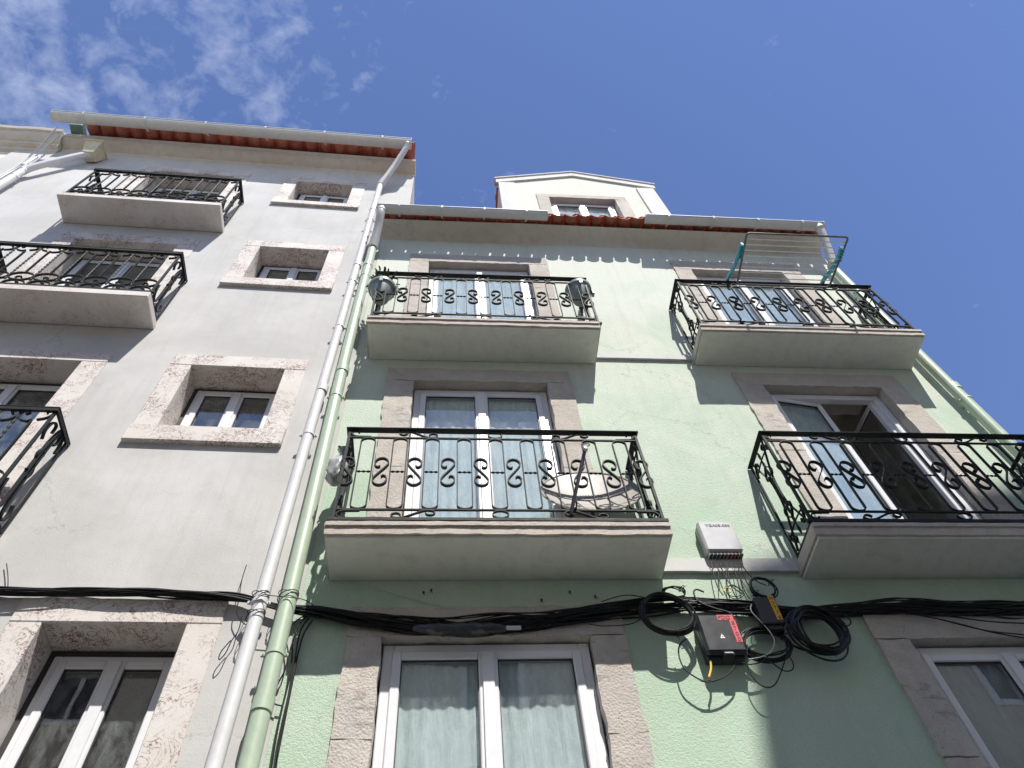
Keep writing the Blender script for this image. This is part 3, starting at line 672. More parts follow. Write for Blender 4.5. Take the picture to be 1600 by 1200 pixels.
def arc_tile(mb, cx, yt, zt, L_, slope, r0, r1, up, th=.014, n=10):
    """curved clay tile, running back from its tip; up=True opens upward"""
    vs = []; fs = []; rows = 3
    for j in range(rows):
        t = j/(rows-1); y = yt+L_*t*math.cos(slope); z = zt+L_*t*math.sin(slope); r_ = r0+(r1-r0)*t
        for rr in (r_, r_-th):
            for i in range(n+1):
                a = math.pi*(.06+.88*i/n); s_ = -1 if up else 1
                vs.append((cx+rr*math.cos(a), y, z+s_*rr*1.0*math.sin(a)))
    W = n+1
    for j in range(rows-1):
        o = j*2*W; p = (j+1)*2*W
        for i in range(n):
            fs += [(o+i, o+i+1, p+i+1, p+i), (o+W+i+1, o+W+i, p+W+i, p+W+i+1)]
        fs += [(o, p, p+W, o+W), (o+n, o+W+n, p+W+n, p+n)]
    for i in range(n): fs.append((i, W+i, W+i+1, i+1))
    e = (rows-1)*2*W
    for i in range(n): fs.append((e+i, e+i+1, e+W+i+1, e+W+i))
    mb.add(vs, fs)
def text_part(txt, size, m, parent, fr, org, rotz=0, rotx=R_(90), align='LEFT', ext=.0008, bold=0, stack=None, spacing=1.1):
    cu = bpy.data.curves.new('lettering', 'FONT'); cu.body = txt; cu.size = size; cu.extrude = ext; cu.align_x = align; cu.offset = bold; cu.space_character = spacing
    ob = bpy.data.objects.new('tmp_text', cu); COL.objects.link(ob)
    bpy.context.view_layer.update()
    me = bpy.data.meshes.new_from_object(ob.evaluated_get(bpy.context.evaluated_depsgraph_get()))
    bpy.data.objects.remove(ob); me.name = 'lettering'; me.materials.clear(); me.materials.append(m)
    o = bpy.data.objects.new('lettering', me); COL.objects.link(o)
    o.parent = parent; po = Vector(parent.get('_org', (0, 0, 0)))
    o.location = Vector(org)-po; o.rotation_euler = (rotx, 0, rotz); o['_org'] = org
    return o
# ------------------------------------------------------------------ GREEN HOUSE
G = empty('townhouse', 'pale green rendered townhouse with four black iron balconies and a gabled dormer above its eaves', 'house', 'G', (2.2, 0, 0))
CO = {'w0': ((-.60, 1.175, 4.965), (-.372, .945, 4.728)), 'w1': ((-.583, 1.225, 7.965), (-.322, .982, 7.745)), 'w2': ((-.515, 1.285, 10.86), (-.262, 1.03, 10.635)),
      'r0': ((2.84, 4.62, 4.905), (3.072, 4.38, 4.672)), 'r1': ((2.925, 4.69, 8.02), (3.19, 4.435, 7.785)), 'r2': ((2.985, 4.74, 10.93), (3.215, 4.47, 10.66))}
BOT = {'w0': 2.40, 'w1': 5.33, 'w2': 8.28, 'r0': 2.40, 'r1': 5.33, 'r2': 8.28}
holes = [(i[0]-.05, i[1]+.05, BOT[k]-.03, i[2]+.05) for k, (o_, i) in CO.items()]
wm = MB(); wall_holes(wm, -.93, 5.33, -.1, 11.43, 0, .35, holes)
wm.box(-.93, -.72, .35, 8, -.1, 11.4); wm.box(5.12, 5.33, .35, 8, -.1, 11.4); wm.box(-.72, 5.12, 7.75, 8, -.1, 11.4)
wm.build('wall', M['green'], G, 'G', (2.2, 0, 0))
im = MB()
for z in (2.25, 5.19, 8.14, 11.26): im.box(-.72, 5.12, .351, 7.749, z, z+.13)
for z0_, z1_ in ((2.38, 5.19), (5.32, 8.14), (8.27, 11.26)):
    im.box(2.05, 2.15, .351, 4.0, z0_, z1_); im.box(-.72, 5.12, 4.0, 4.1, z0_, z1_); im.box(-.72, 5.12, .351, .36, z0_, z0_+.02)
im.build('interior', M['plaster'], G, 'G', (2.2, 1, 2))
pl = MB(); pl.bbox(-.92, 5.34, -.03, -.001, -.05, .7, .01); pl.build('plinth', M['stone'], G, 'G', (2.2, 0, 0))
for i, (k, (o_, i_)) in enumerate(CO.items()):
    surround(G, 'G', o_, i_, BOT[k]+(.0 if k[1] != '0' else 0), M['stone'], seed=i*13.7+2, splits=2 if k in ('w1', 'r1') else 3, jit=.008, seg=.045, proud=.02)
for k in CO:
    o_, i_ = CO[k]; zb = BOT[k]+.02
    if k == 'r1':
        window(G, 'G', i_[0]+.004, i_[1]-.004, zb, i_[2]-.006, .085, M['glass'], 'french_window', curtain=M['blind'], open_=(R_(8), R_(-84)), sill_h=.12)
    else:
        window(G, 'G', i_[0]+.006, i_[1]-.006, zb, i_[2]-.010, {'w0': .05, 'r0': .06}.get(k, .085), M['glass'], 'french_window', curtain=M['curtain'] if k[0] == 'w' else (M['blind'] if k == 'r2' else M['shade']), sill_h=.12)
# string courses between the balconies
for z0_, z1_ in ((5.262, 5.385), (8.245, 8.33)):
    s = MB(); rough(s, 1.535, 2.585, -.03, -.001, z0_, z1_, .08, .0025, z0_); s.build('string_course', M['band'], G, 'G', (2.05, 0, z0_))
# coved cornice (slightly sagging, like the old plaster)
prof = [(-.001, 11.36)]+[(-.245*(1-math.cos(a)), 11.36+.125*math.sin(a)) for a in [R_(6*i) for i in range(1, 16)]]+[(-.248, 11.486), (-.248, 11.50), (.0, 11.52)]
cm = MB(); cm.extr(prof, -.96, 5.35, 40, lambda x: (0, .012*math.sin(x*1.15+.4)-.006*math.cos(x*2.9))); cm.build('cornice', M['cornice'], G, 'G', (2.2, 0, 11.4))
tl = MB(); sl = R_(24); sp = .187; n_t = int(6.3/sp)
for i in range(n_t+1):
    x = -.93+i*sp; j = random.uniform(-.006, .006)
    for q in range(3):
        if x < .72 or x > 3.55 or q < 1:
            arc_tile(tl, x+j, -.378+random.uniform(-.012, .012)+q*.36, 11.60+q*.36*math.tan(sl), .42, sl, .086, .072, True)
            arc_tile(tl, x+sp/2+j, -.360+random.uniform(-.012, .01)+q*.36, 11.60+q*.36*math.tan(sl), .42, sl, .074, .064, False)
tl.build('eaves_tiles', M['tile'], G, 'G', (2.2, -.3, 11.55))
rf = MB()
zr = lambda y: 11.50+(y+.25)*math.tan(sl)
for a, b in ((-.93, .80), (3.48, 5.36)): rf.add([(a, .0, zr(0)), (b, .0, zr(0)), (b, 4.2, zr(4.2)), (a, 4.2, zr(4.2)), (a, .0, zr(0)-.1), (b, .0, zr(0)-.1), (b, 4.2, zr(4.2)-.1), (a, 4.2, zr(4.2)-.1)], [(0,1,2,3),(7,6,5,4),(0,4,5,1),(1,5,6,2),(2,6,7,3),(3,7,4,0)])
rf.add([(-.93, 4.2, zr(4.2)), (5.36, 4.2, zr(4.2)), (5.36, 8.3, zr(0)-.1), (-.93, 8.3, zr(0)-.1), (-.93, 4.2, zr(4.2)-.1), (5.36, 4.2, zr(4.2)-.1), (5.36, 8.3, zr(0)-.2), (-.93, 8.3, zr(0)-.2)], [(0,1,2,3),(7,6,5,4),(0,4,5,1),(1,5,6,2),(2,6,7,3),(3,7,4,0)])
rf.build('roof', M['tile'], G, 'G', (2.2, 4, 12))
# dormer, its face flush with the facade
dm = MB(); dy = .03
ix0, ix1, iz1, iz0 = 1.60, 2.70, 13.52, 12.35
a0, a1, aT, aP = .81, 3.49, 14.28, 14.82
dm.add([(a0, dy, 11.45), (ix0-.04, dy, 11.45), (ix0-.04, dy, 14.0), (a0, dy, 14.0), (ix1+.04, dy, 11.45), (a1, dy, 11.45), (a1, dy, 14.0), (ix1+.04, dy, 14.0),
        (ix0-.04, dy, iz0), (ix1+.04, dy, iz0), (ix0-.04, dy, iz1+.04), (ix1+.04, dy, iz1+.04), (a0, dy, aT), (a1, dy, aT), (2.15, dy, aP)],
       [(0,1,2,3), (4,5,6,7), (1,4,9,8), (10,11,7,2), (3,2,7,6,13,14,12)])
dm.box(a0, a0+.15, dy+.001, 3.6, 11.45, aT); dm.box(a1-.15, a1, dy+.001, 3.6, 11.45, aT)
D = dm.build('dormer', M['green_pale'], G, 'G', (2.15, 0, 11.5))
t_ = MB()
for a, b in ((a0-.01, a0+.27), (a1-.30, a1+.01)): t_.bbox(a, b, dy-.03, dy-.001, 11.46, aT-.12, .006)
def slopebar(mb, xa, za, xb, zb, th, y0, y1): mb.prism([(xa, za-th), (xb, zb-th), (xb, zb), (xa, za)], y0, y1)
for xa, za, xb, zb in ((a0-.05, aT+.02, 2.15, aP+.04), (2.15, aP+.04, a1+.05, aT+.06)): slopebar(t_, xa, za, xb, zb, .17, dy-.034, dy-.002)
for xa, za, xb, zb in ((a0-.07, aT+.05, 2.15, aP+.075), (2.15, aP+.075, a1+.07, aT+.09)): slopebar(t_, xa, za, xb, zb, .035, dy-.055, dy+.10)
t_.build('dormer_coping', M['band'], D, 'G', (2.15, 0, 14))
dr = MB()
for xa, za, xb, zb in ((a0-.03, aT-.02, 2.15, aP+.02), (2.15, aP+.02, a1+.03, aT-.0)): slopebar(dr, xa, za, xb, zb, .05, dy+.102, 3.6)
for k in range(9): dr.tube([(a0-.015, dy+.3+k*.3, aT-.0), (a0+.35, dy+.3+k*.3, aT+.16)], .07, 10)
dr.build('dormer_roof', M['tile'], D, 'G', (2.15, .1, 14))
sm = MB()
rough(sm, 1.40, 2.90, dy-.018, dy+.25, iz1, iz1+.14, .06, .006, 3); rough(sm, 1.40, ix0, dy-.018, dy+.25, 11.9, iz1-.002, .06, .006, 5); rough(sm, ix1, 2.90, dy-.018, dy+.25, 11.9, iz1-.002, .06, .006, 8)
sm.build('dormer_surround', M['stone'], D, 'G', (2.15, 0, 13))
dwin = window(D, 'G', ix0+.01, ix1-.01, iz0, iz1-.01, dy+.09, M['glass'], 'dormer_window', curtain=M['curtain'])
gl = gutter(G, 'G', -.985, 1.33, -.385, 11.505, .066, nb=4, drop=.03)
gr = gutter(G, 'G', 2.72, 5.30, -.385, 11.515, .066, nb=4, drop=.03)
# downpipes
pipe(G, 'G', [(-.93, -.385, 11.46), (-.935, -.375, 11.36), (-.955, -.25, 11.12), (-.99, -.13, 10.86)], .056, M['gutw'], collars=[((-.93, -.385, 11.40), (-.93, -.385, 11.47)), ((-.975, -.175, 10.95), (-.995, -.11, 10.80))], name='pipe_swan_neck')
pipe(G, 'G', [(-1.0, -.095, 10.85), (-1.005, -.095, 8), (-.985, -.095, 5), (-.985, -.095, 0)], .054, M['pipeg'],
     collars=[((-.985, -.095, 4.16), (-.985, -.095, 4.25)), ((-1.0, -.095, 7.72), (-1.0, -.095, 7.81)), ((-1.004, -.095, 10.2), (-1.004, -.095, 10.3))],
     brackets=[(-.985, -.095, 4.54), (-.998, -.095, 7.30), (-1.005, -.095, 9.9)])
pipe(G, 'G', [(5.22, -.385, 11.46), (5.22, -.37, 11.36), (5.215, -.25, 11.05), (5.19, -.13, 10.72)], .056, M['gutw'], collars=[((5.22, -.385, 11.38), (5.22, -.385, 11.46))], name='pipe_swan_neck')
pipe(G, 'G', [(5.185, -.095, 10.75), (5.15, -.095, 9), (5.12, -.095, 7), (5.12, -.095, 0)], .054, M['pipeg'],
     collars=[((5.137, -.095, 7.62), (5.14, -.095, 7.72))], brackets=[(5.135, -.095, 7.45), (5.17, -.095, 9.9)])
for (x0_, x1_, zb, zt, yf, rx0, rx1, zr_) in ((-.785, 1.545, 5.222, 5.33, -.42, -.75, 1.522, 6.425), (-.805, 1.535, 8.165, 8.275, -.42, -.775, 1.54, 9.405), (2.575, 5.0, 8.19, 8.295, -.42, 2.645, 4.99, 9.455), (2.55, 5.0, 5.225, 5.335, -.42, 2.60, 4.97, 6.455)):
    balcony(G, 'G', x0_, x1_, zb, zt, yf, rx0, rx1, zr_, 'old', M['stone_clean'], M['soffit'])

# ------------------------------------------------------------------ WHITE HOUSE (its facade turns a little towards the street)
W = empty('townhouse', 'white townhouse with veined pink stone window frames, left of the green house', 'house', 'L', (-2.6, 0, 0))
small = {'s3': (12.46, 13.77, 12.60, 13.58), 's2': (9.66, 11.04, 9.84, 10.86), 's1': (6.66, 8.087, 6.87, 7.89)}
doors = {'d3': (11.34, 13.80, 13.60), 'd2': (8.66, 10.95, 10.75), 'd1': (5.51, 8.01, 7.87)}
hl = [(-1.49, -.52, v[2]-.04, v[3]+.05) for v in small.values()]+[(-1.49, -.545, 2.4, 4.89)]+[(-3.70, -2.38, v[0]-.03, v[2]+.05) for v in doors.values()]+[(-3.70, -2.38, 2.4, 4.89)]
wm = MB(); wall_holes(wm, -5.33, .068, -.1, 14.45, 0, .45, hl)
wm.box(.068, .37, 0, 8, 11.45, 14.45); wm.box(-5.33, -5.1, .451, 8, -.1, 14.4); wm.box(-.2, .067, .451, 8, -.1, 14.4); wm.box(-5.1, -.2, 7.7, 8, -.1, 14.4)
wm.build('wall', M['white'], W, 'L', (-2.6, 0, 0))
im = MB()
for z in (2.25, 5.36, 8.49, 11.17, 14.2): im.box(-5.1, -.2, .451, 7.69, z, z+.12)
im.box(-5.1, -.2, 3.0, 3.1, 2.4, 14.2); im.box(-2.0, -1.9, .451, 3.0, 2.4, 14.2)
im.build('interior', M['shade'], W, 'L', (-2.6, 1, 2))
pl = MB(); pl.bbox(-5.3, .06, -.03, -.001, -.05, .8, .01); pl.build('plinth', M['pink'], W, 'L', (-2.6, 0, 0))
for i, (k, (zb, zt, iz0_, iz1_)) in enumerate(small.items()):
    surround(W, 'L', (-1.64, -.37, zt), (-1.44, -.57, iz1_), iz0_, M['pink'], proud=.012, back=.40, bev=True, splits=1, sill=(zb, iz0_, .0, .045))
    window(W, 'L', -1.40, -.61, iz0_+.005, iz1_-.045, .19 if k == 's3' else .25, M['glassdark'], gap=(.040, .04), fw=.045, sill_h=.06)
surround(W, 'L', (-1.64, -.38, 5.03), (-1.445, -.59, 4.84), 2.4, M['pink'], proud=.012, back=.40, bev=True, splits=1)
window(W, 'L', -1.405, -.63, 2.42, 4.79, .25, M['glassdark'], 'french_window', gap=(.040, .045), fw=.05)
for k, (zb, zt, iz1_) in doors.items():
    surround(W, 'L', (-3.87, -2.205, zt), (-3.65, -2.43, iz1_), zb, M['pink'], proud=.012, back=.40, bev=True, splits=1)
    window(W, 'L', -3.61, -2.47, zb+.02, iz1_-.05, .25, M['glassdark'], 'french_window', gap=(.040, .045), fw=.05)
surround(W, 'L', (-3.87, -2.205, 5.03), (-3.65, -2.43, 4.84), 2.4, M['pink'], proud=.012, back=.40, bev=True, splits=1)
window(W, 'L', -3.61, -2.47, 2.42, 4.79, .25, M['glassdark'], 'french_window', gap=(.040, .045), fw=.05)
for (zb, zt, ztop) in ((11.245, 11.345, 12.43), (8.55, 8.655, 9.715), (5.41, 5.515, 6.61)):
    balcony(W, 'L', -4.02, -2.005, zb, zt, -.38, -3.985, -2.035, ztop, 'new', M['pinkslab'], None)
prof = [(-.001, 14.30), (-.012, 14.32), (-.012, 14.35), (-.06, 14.37), (-.13, 14.40), (-.17, 14.44), (-.18, 14.465), (-.205, 14.47), (-.22, 14.50), (-.22, 14.525), (0, 14.53)]
cm = MB(); cm.extr(prof, -5.33, .385, 30, lambda x: (0, .006*math.sin(x*1.7))); cm.build('cornice', M['cornice'], W, 'L', (-2.6, 0, 14.4))
tl = MB(); sp = .236; sl = R_(16)
for i in range(23):
    x = -4.93+i*sp
    for q in range(2):
        arc_tile(tl, x, -.505+random.uniform(-.008, .008)+q*.4, 14.635+q*.4*math.tan(sl), .46, sl, .108, .088, True, th=.016, n=5)
        if i < 22: arc_tile(tl, x+sp/2, -.51+q*.4, 14.615+q*.4*math.tan(sl), .46, sl, .070, .064, False, th=.016)
tl.build('eaves_tiles', M['tile'], W, 'L', (-2.6, -.3, 14.6))
fl = MB(); fl.bbox(-5.25, -5.06, -.36, 0, 14.58, 14.72, .004); fl.build('metal_flashing', M['greenmetal'], W, 'L', (-5.1, -.2, 14.6))
rf = MB(); z_ = lambda y: 14.56+(y+.1)*math.tan(sl)
rf.add([(-5.33, .05, z_(.05)), (.345, .05, z_(.05)), (.345, 4.2, z_(4.2)), (-5.33, 4.2, z_(4.2)), (.345, 8.2, z_(.05)), (-5.33, 8.2, z_(.05)), (-5.33, .05, 14.46), (.345, .05, 14.46), (.345, 8.2, 14.46), (-5.33, 8.2, 14.46)],
       [(0,1,2,3), (3,2,4,5), (0,6,7,1), (7,8,4,2,1), (6,0,3,5,9), (8,9,5,4), (9,8,7,6)])
gb = MB(); gb.add([(x, y, z) for x in (.25, .368) for y, z in ((.06, 14.46), (4.2, z_(4.2)-.03), (8.1, 14.46))], [(0,1,2), (5,4,3), (0,3,4,1), (1,4,5,2), (2,5,3,0)]); gb.build('gable', M['white'], W, 'L', (.3, 4, 14.5))
rf.build('roof', M['tile'], W, 'L', (-2.6, 4, 15))
gutter(W, 'L', -5.42, .30, -.495, 14.49, .090, nb=6, drop=.03)
pipe(W, 'L', [(.235, -.505, 14.42), (.225, -.47, 14.30), (.06, -.27, 13.88), (-.11, -.115, 13.44)], .048, M['pipew'], collars=[((.235, -.505, 14.36), (.235, -.505, 14.46)), ((-.075, -.145, 13.53), (-.12, -.10, 13.40))], name='pipe_swan_neck')
pipe(W, 'L', [(-.125, -.095, 13.42), (-.14, -.095, 10), (-.155, -.095, 6), (-.165, -.095, 0)], .045, M['pipew'],
     collars=[((-.143, -.095, 7.38), (-.143, -.095, 7.48)), ((-.135, -.095, 10.2), (-.135, -.095, 10.3)), ((-.13, -.095, 12.2), (-.13, -.095, 12.3))],
     brackets=[(-.15, -.095, 6.72), (-.162, -.10, 4.93), (-.14, -.095, 8.62), (-.135, -.095, 9.75), (-.13, -.095, 11.8)])
# far downpipe with its hopper under the cornice
hp = MB(); hx, hy, hz = -4.66, -.17, 13.86
hp.add([(hx-.13, -.002, hz+.16), (hx+.13, -.002, hz+.16), (hx+.13, -.28, hz+.16), (hx-.13, -.28, hz+.16), (hx-.08, -.03, hz-.12), (hx+.08, -.03, hz-.12), (hx+.08, -.19, hz-.12), (hx-.08, -.19, hz-.12)],
       [(0,1,2,3), (7,6,5,4), (3,2,6,7), (1,0,4,5), (0,3,7,4), (2,1,5,6)])
hp.bbox(hx-.15, hx+.15, -.30, -.001, hz+.15, hz+.19, .006)
hp.build('rain_hopper', M['hopper'], W, 'L', (hx, 0, hz))
pipe(W, 'L', [(hx, -.12, 13.78), (-4.78, -.13, 13.66), (-5.12, -.12, 13.10), (-5.225, -.10, 12.90)], .052, M['pipew'], name='pipe_swan_neck')
pipe(W, 'L', [(-5.235, -.10, 12.98), (-5.22, -.10, 0)], .052, M['pipew'], collars=[((-5.235, -.10, 12.86), (-5.235, -.10, 13.0))], brackets=[(-5.235, -.10, 12.6)])
# ------------------------------------------------------------------ NEIGHBOUR at the far left
Nn = empty('townhouse', 'cream townhouse with a weathered cornice, only its top corner showing at the left edge', 'house', 'L', (-8.5, 0, 0))
nb_ = MB(); nb_.box(-12.5, -5.98, .03, 8, -.1, 14.3); nb_.build('wall', M['cream'], Nn, 'L', (-8.5, 0, 0))
nb_ = MB(); nb_.bbox(-5.979, -5.335, .0, 8, -.1, 14.25, .01); nb_.build('corner_pilaster', M['white'], Nn, 'L', (-5.6, 0, 0))
prof = [(.03, 14.12), (-.03, 14.16), (-.03, 14.22), (-.10, 14.25), (-.10, 14.32), (-.17, 14.36), (-.21, 14.42), (-.22, 14.48), (-.26, 14.49), (-.28, 14.55), (0.1, 14.58)]
nc = MB(); nc.extr(prof, -12.5, -5.34, 40, lambda x: (.004*math.sin(x*9), .008*math.sin(x*5.3))); nc.build('cornice', M['cornice'], Nn, 'L', (-8.5, 0, 14.3))
nr = MB(); nr.extr([(-.27, 14.585), (4, 15.8), (8.1, 14.585), (4, 14.6), (-.27, 14.585)], -12.5, -5.40, 1); nr.build('roof', M['tile'], Nn, 'L', (-8.5, 4, 14.6))
cd = MB(); cd.tube(cr([(-5.38, -.33, 14.40), (-5.46, -.16, 13.95), (-5.50, -.05, 13.3), (-5.52, -.03, 12), (-5.53, -.03, 6)], 5), .012, 8); cd.tube([(-5.50, -.02, 13.9), (-5.515, -.02, 6)], .008, 6)
cd.build('cable_conduit', M['pipew'], Nn, 'L', (-5.4, 0, 10))
bk = MB(); bk.bbox(-5.42, -5.36, -.10, -.001, 13.2, 13.62, .004); bk.tube([(-5.39, -.10, 13.62), (-5.25, -.30, 14.3)], .012, 8); bk.tube([(-5.36, -.05, 13.3), (-5.30, -.10, 13.7)], .012, 8)
bk.build('cable_bracket', M['pipew'], Nn, 'L', (-5.4, 0, 13.4))
# ------------------------------------------------------------------ street and the houses opposite (behind the viewer; they light and shade this facade)
def struct(mb, name, m, org=(0, 0, 0)):
    o = mb.build(name, m, None, 'G', org); o['kind'] = 'structure'; return o
struct(MB().add([(-300, -300, -.14), (300, -300, -.14), (300, 300, -.14), (-300, 300, -.14)], [(0,1,2,3)]), 'ground', M['calcada'])
struct(MB().box(-60, 60, -7.3, -1.25, -.136, -.115), 'road', M['setts'])
k_ = MB(); k_.box(-60, 60, -1.25, .45, -.12, 0); k_.box(-60, 60, -8.6, -7.3, -.12, 0); struct(k_, 'pavement', M['calcada'])
def opposite(name_label, poly, yf, back, m, wins, grp=None):
    b = empty('townhouse', name_label, 'house', 'G', (sum(p[0] for p in poly)/len(poly), yf, 0))
    w_ = MB(); w_.prism(poly, yf, back); w_.build('wall', m, b, 'G', b['_org'])
    for (x, z) in wins:
        f = MB()
        for q in ((x-.62, x-.5, z, z+2.1), (x+.5, x+.62, z, z+2.1), (x-.5, x+.5, z+2.0, z+2.1), (x-.5, x+.5, z, z+.1), (x-.04, x+.04, z+.1, z+2.0)): f.bbox(q[0], q[1], yf+.002, yf+.05, q[2], q[3], .006)
        fo = f.build('window', M['upvc'], b, 'G', (x, yf, z)); MB().box(x-.5, x+.5, yf+.003, yf+.012, z+.1, z+2.0).build('pane', M['anth'], fo, 'G', (x, yf, z))
    return b
YF = -8.6; t = -YF; ox, oz = .34*t, 1.80*t
# skyline whose shadow climbs the right part of the green facade
sk = [(1.80, 3.9), (2.02, 4.9), (2.14, 5.30), (2.5, 5.44), (3.4, 5.78), (4.45, 6.17), (5.6, 6.5)]
poly = [(x+ox, z+oz) for x, z in sk]
poly = [(poly[0][0]-.35, 0)]+[(poly[0][0]-.35, poly[0][1]-1.6)]+poly+[(16, poly[-1][1]), (16, 0)]
opposite('tall ochre townhouse across the street behind the viewer', poly, YF, -14, M['opp'], [(7.2+2.2*i, 1+3.0*k) for i in range(4) for k in range(5)])
opposite('lower ochre townhouse across the street behind the viewer', [(-16, 0), (poly[0][0]-.02, 0), (poly[0][0]-.02, 12.2), (-16, 12.2)], YF-.05, -14, M['opp'], [(-11+2.4*i, 1+3.0*k) for i in range(6) for k in range(4)])

# ------------------------------------------------------------------ cables along the facade
def path3(key):
    f, y, pts = P[key]; return f, [Vector((x, y, z)) for x, z in pts]
def to_g(f, v): return FR[f] @ v
cb = MB()
spine = [to_g(*(f_, p)) for f_, pl_ in [path3('bundle_left')] for p in pl_[:-1]] + path3('bundle')[1][1:]
spine = [Vector((-6.2, -.16, 5.06)), Vector((-4.0, -.12, 5.06))] + spine + [Vector((5.25, -.05, 4.93)), Vector((5.385, -.02, 4.93)), Vector((5.39, .12, 4.93)), Vector((5.385, .8, 4.94)), Vector((5.385, 7.8, 4.96))]
sp_pts = cr(spine, 8)
Ls = len(sp_pts)
for k in range(30):
    ph = [random.uniform(0, 6.28) for _ in range(6)]; lvl = random.uniform(-1, 1); r_ = random.choice([.0035, .0045, .005, .007])
    pts = []
    for i, p in enumerate(sp_pts):
        x = p.x; spread = .024+.020*(1/(1+math.exp(-(x+.6)*6)))+.012*math.sin(x*1.3+1)
        if 3.0 < x: spread += .012*(min(x, 4.6)-3.0)
        near = math.exp(-((x+1.08)/.22)**2)
        dz = spread*(lvl+.45*math.sin(x*1.9+ph[0])+.25*math.sin(x*4.3+ph[1])+.12*math.sin(x*11+ph[4]))*(1-.35*near)
        dy = (.022*math.sin(x*2.3+ph[2])+.012*math.sin(x*5.1+ph[3]))*(1-.85*near)
        pts.append(Vector((x, min(-.012, p.y+dy-.004) if p.y < -.03 else p.y, p.z+(dz if p.y < -.03 else dz*.6))) if x < 5.3 else Vector((x+abs(dy)*.8, p.y, p.z+dz*.6)))
    cb.tube(pts, r_, 6)
cbo = cb.build('cable_bundle', M['cable'], None, 'G', (0, -.05, 4.95))
tag(cbo, 'thick bundle of black cables sagging across both facades above the lowest windows', 'cable')
def cable(keys, r, m, label, name='loose_cable', parent=None, cat='cable', grp=None):
    g = MB(); o0 = None
    for k in keys:
        f, pts = path3(k); q = cr([to_g(f, p) for p in pts], 7); 
        g.tube(q, r, 7); o0 = o0 or tuple(q[0])
    o = g.build(name, m, parent, 'G', o0)
    if not parent: tag(o, label, cat, grp)
    return o
cable(['stray_r1', 'stray_r2', 'stray_r3', 'stray_r4'], .005, M['cable'], 'loose black cables fanning out of the bundle above the lowest right window')
cable(['loop_mid', 'loop_low'], .0035, M['cable'], 'thin black cables straying from the bundle left of the large coil')
cable(['big_loop'], .0065, M['cable'], 'thick black cable arching over into the black junction box')
cable(['hang1'], .004, M['cable'], 'black cable drooping in the lowest loop right of the junction box')
cable(['hang2', 'hang3'], .004, M['cable'], 'black cables hanging in shallow loops below the small dark box')
cable(['pdo_loop', 'pdo_loop2'], .005, M['cable'], 'black cable looping beneath the black junction box')
cable(['white_wire'], .0035, M['steel'], 'thin grey wire curving over the small dark box')
cable(['right_loop', 'right_loop2'], .005, M['cable'], 'black cable loop standing out to the right of the right coil')
cable(['vert1', 'vert2', 'vert4'], .0055, M['cable'], 'black cables running down the green wall beside the green drainpipe')
cable(['vert3'], .0045, M['cable'], 'single black cable bulging left behind the green drainpipe, beside the descending cables')
cable(['thin_line'], .0022, M['steel'], 'thin grey line running down from the middle balcony corner to the lintel')
cable(['whiteloops', 'whiteloop2'], .0035, M['cable'], 'tangled thin black wires around the white drainpipe')
cable(['stub1'], .003, M['cable'], 'short wire end sticking up from the bundle at the left edge')
cable(['stub2'], .003, M['cable'], 'short wire end sticking up beside the white drainpipe')
cable(['lefttie'], .003, M['cable'], 'thin wire passing in front of both drainpipes')
for x, z in ((-1.165, 4.98), (-1.16, 4.83), (-.99, 4.98)):
    g = MB(); rr = .053 if x < -1.1 else .062
    g.tube([(x+rr*math.cos(R_(a)), -.10+rr*math.sin(R_(a)), z+.03*math.cos(R_(a))) for a in range(0, 360, 20)], .003, 6, True)
    g.tube([(x+(rr+.003)*math.cos(R_(a)), -.10+(rr+.003)*math.sin(R_(a)), z+.012-.02*math.cos(R_(a+40))) for a in range(0, 360, 20)], .0025, 6, True)
    o = g.build('wire_wrap', M['cable'], None, 'G', (x, -.1, z)); tag(o, {(-1.165, 4.98): 'thin wire wound round the white drainpipe above its clamp', (-1.16, 4.83): 'thin wire wound round the white drainpipe below its clamp', (-.99, 4.98): 'thin wire wound round the green drainpipe at the cable bundle'}[(x, z)], 'wire')
sv = MB(); f, pts = path3('splice'); q = cr(pts, 6); n_ = len(q)
sv.tube(q, [.012+.030*math.sin(math.pi*min(1, max(0, i/(n_-1))))**.6 for i in range(n_)], 14); sv.v = [(x, y+.010*noise.noise(Vector((x*28, y*40, z*40))), z+.014*noise.noise(Vector((x*22+5, y*40, z*40)))) for x, y, z in sv.v]
so_ = sv.build('cable_splice', M['boxb'], None, 'G', tuple(q[0])); tag(so_, 'swollen black splice sleeve hanging under the bundle over the centre window', 'cable joint')
f, pts = path3('spliceend'); MB().bbox(pts[0].x, pts[1].x, -.092, -.07, pts[0].z-.012, pts[0].z+.010, .003).build('end_tag', M['boxw'], so_, 'G', tuple(pts[0]))
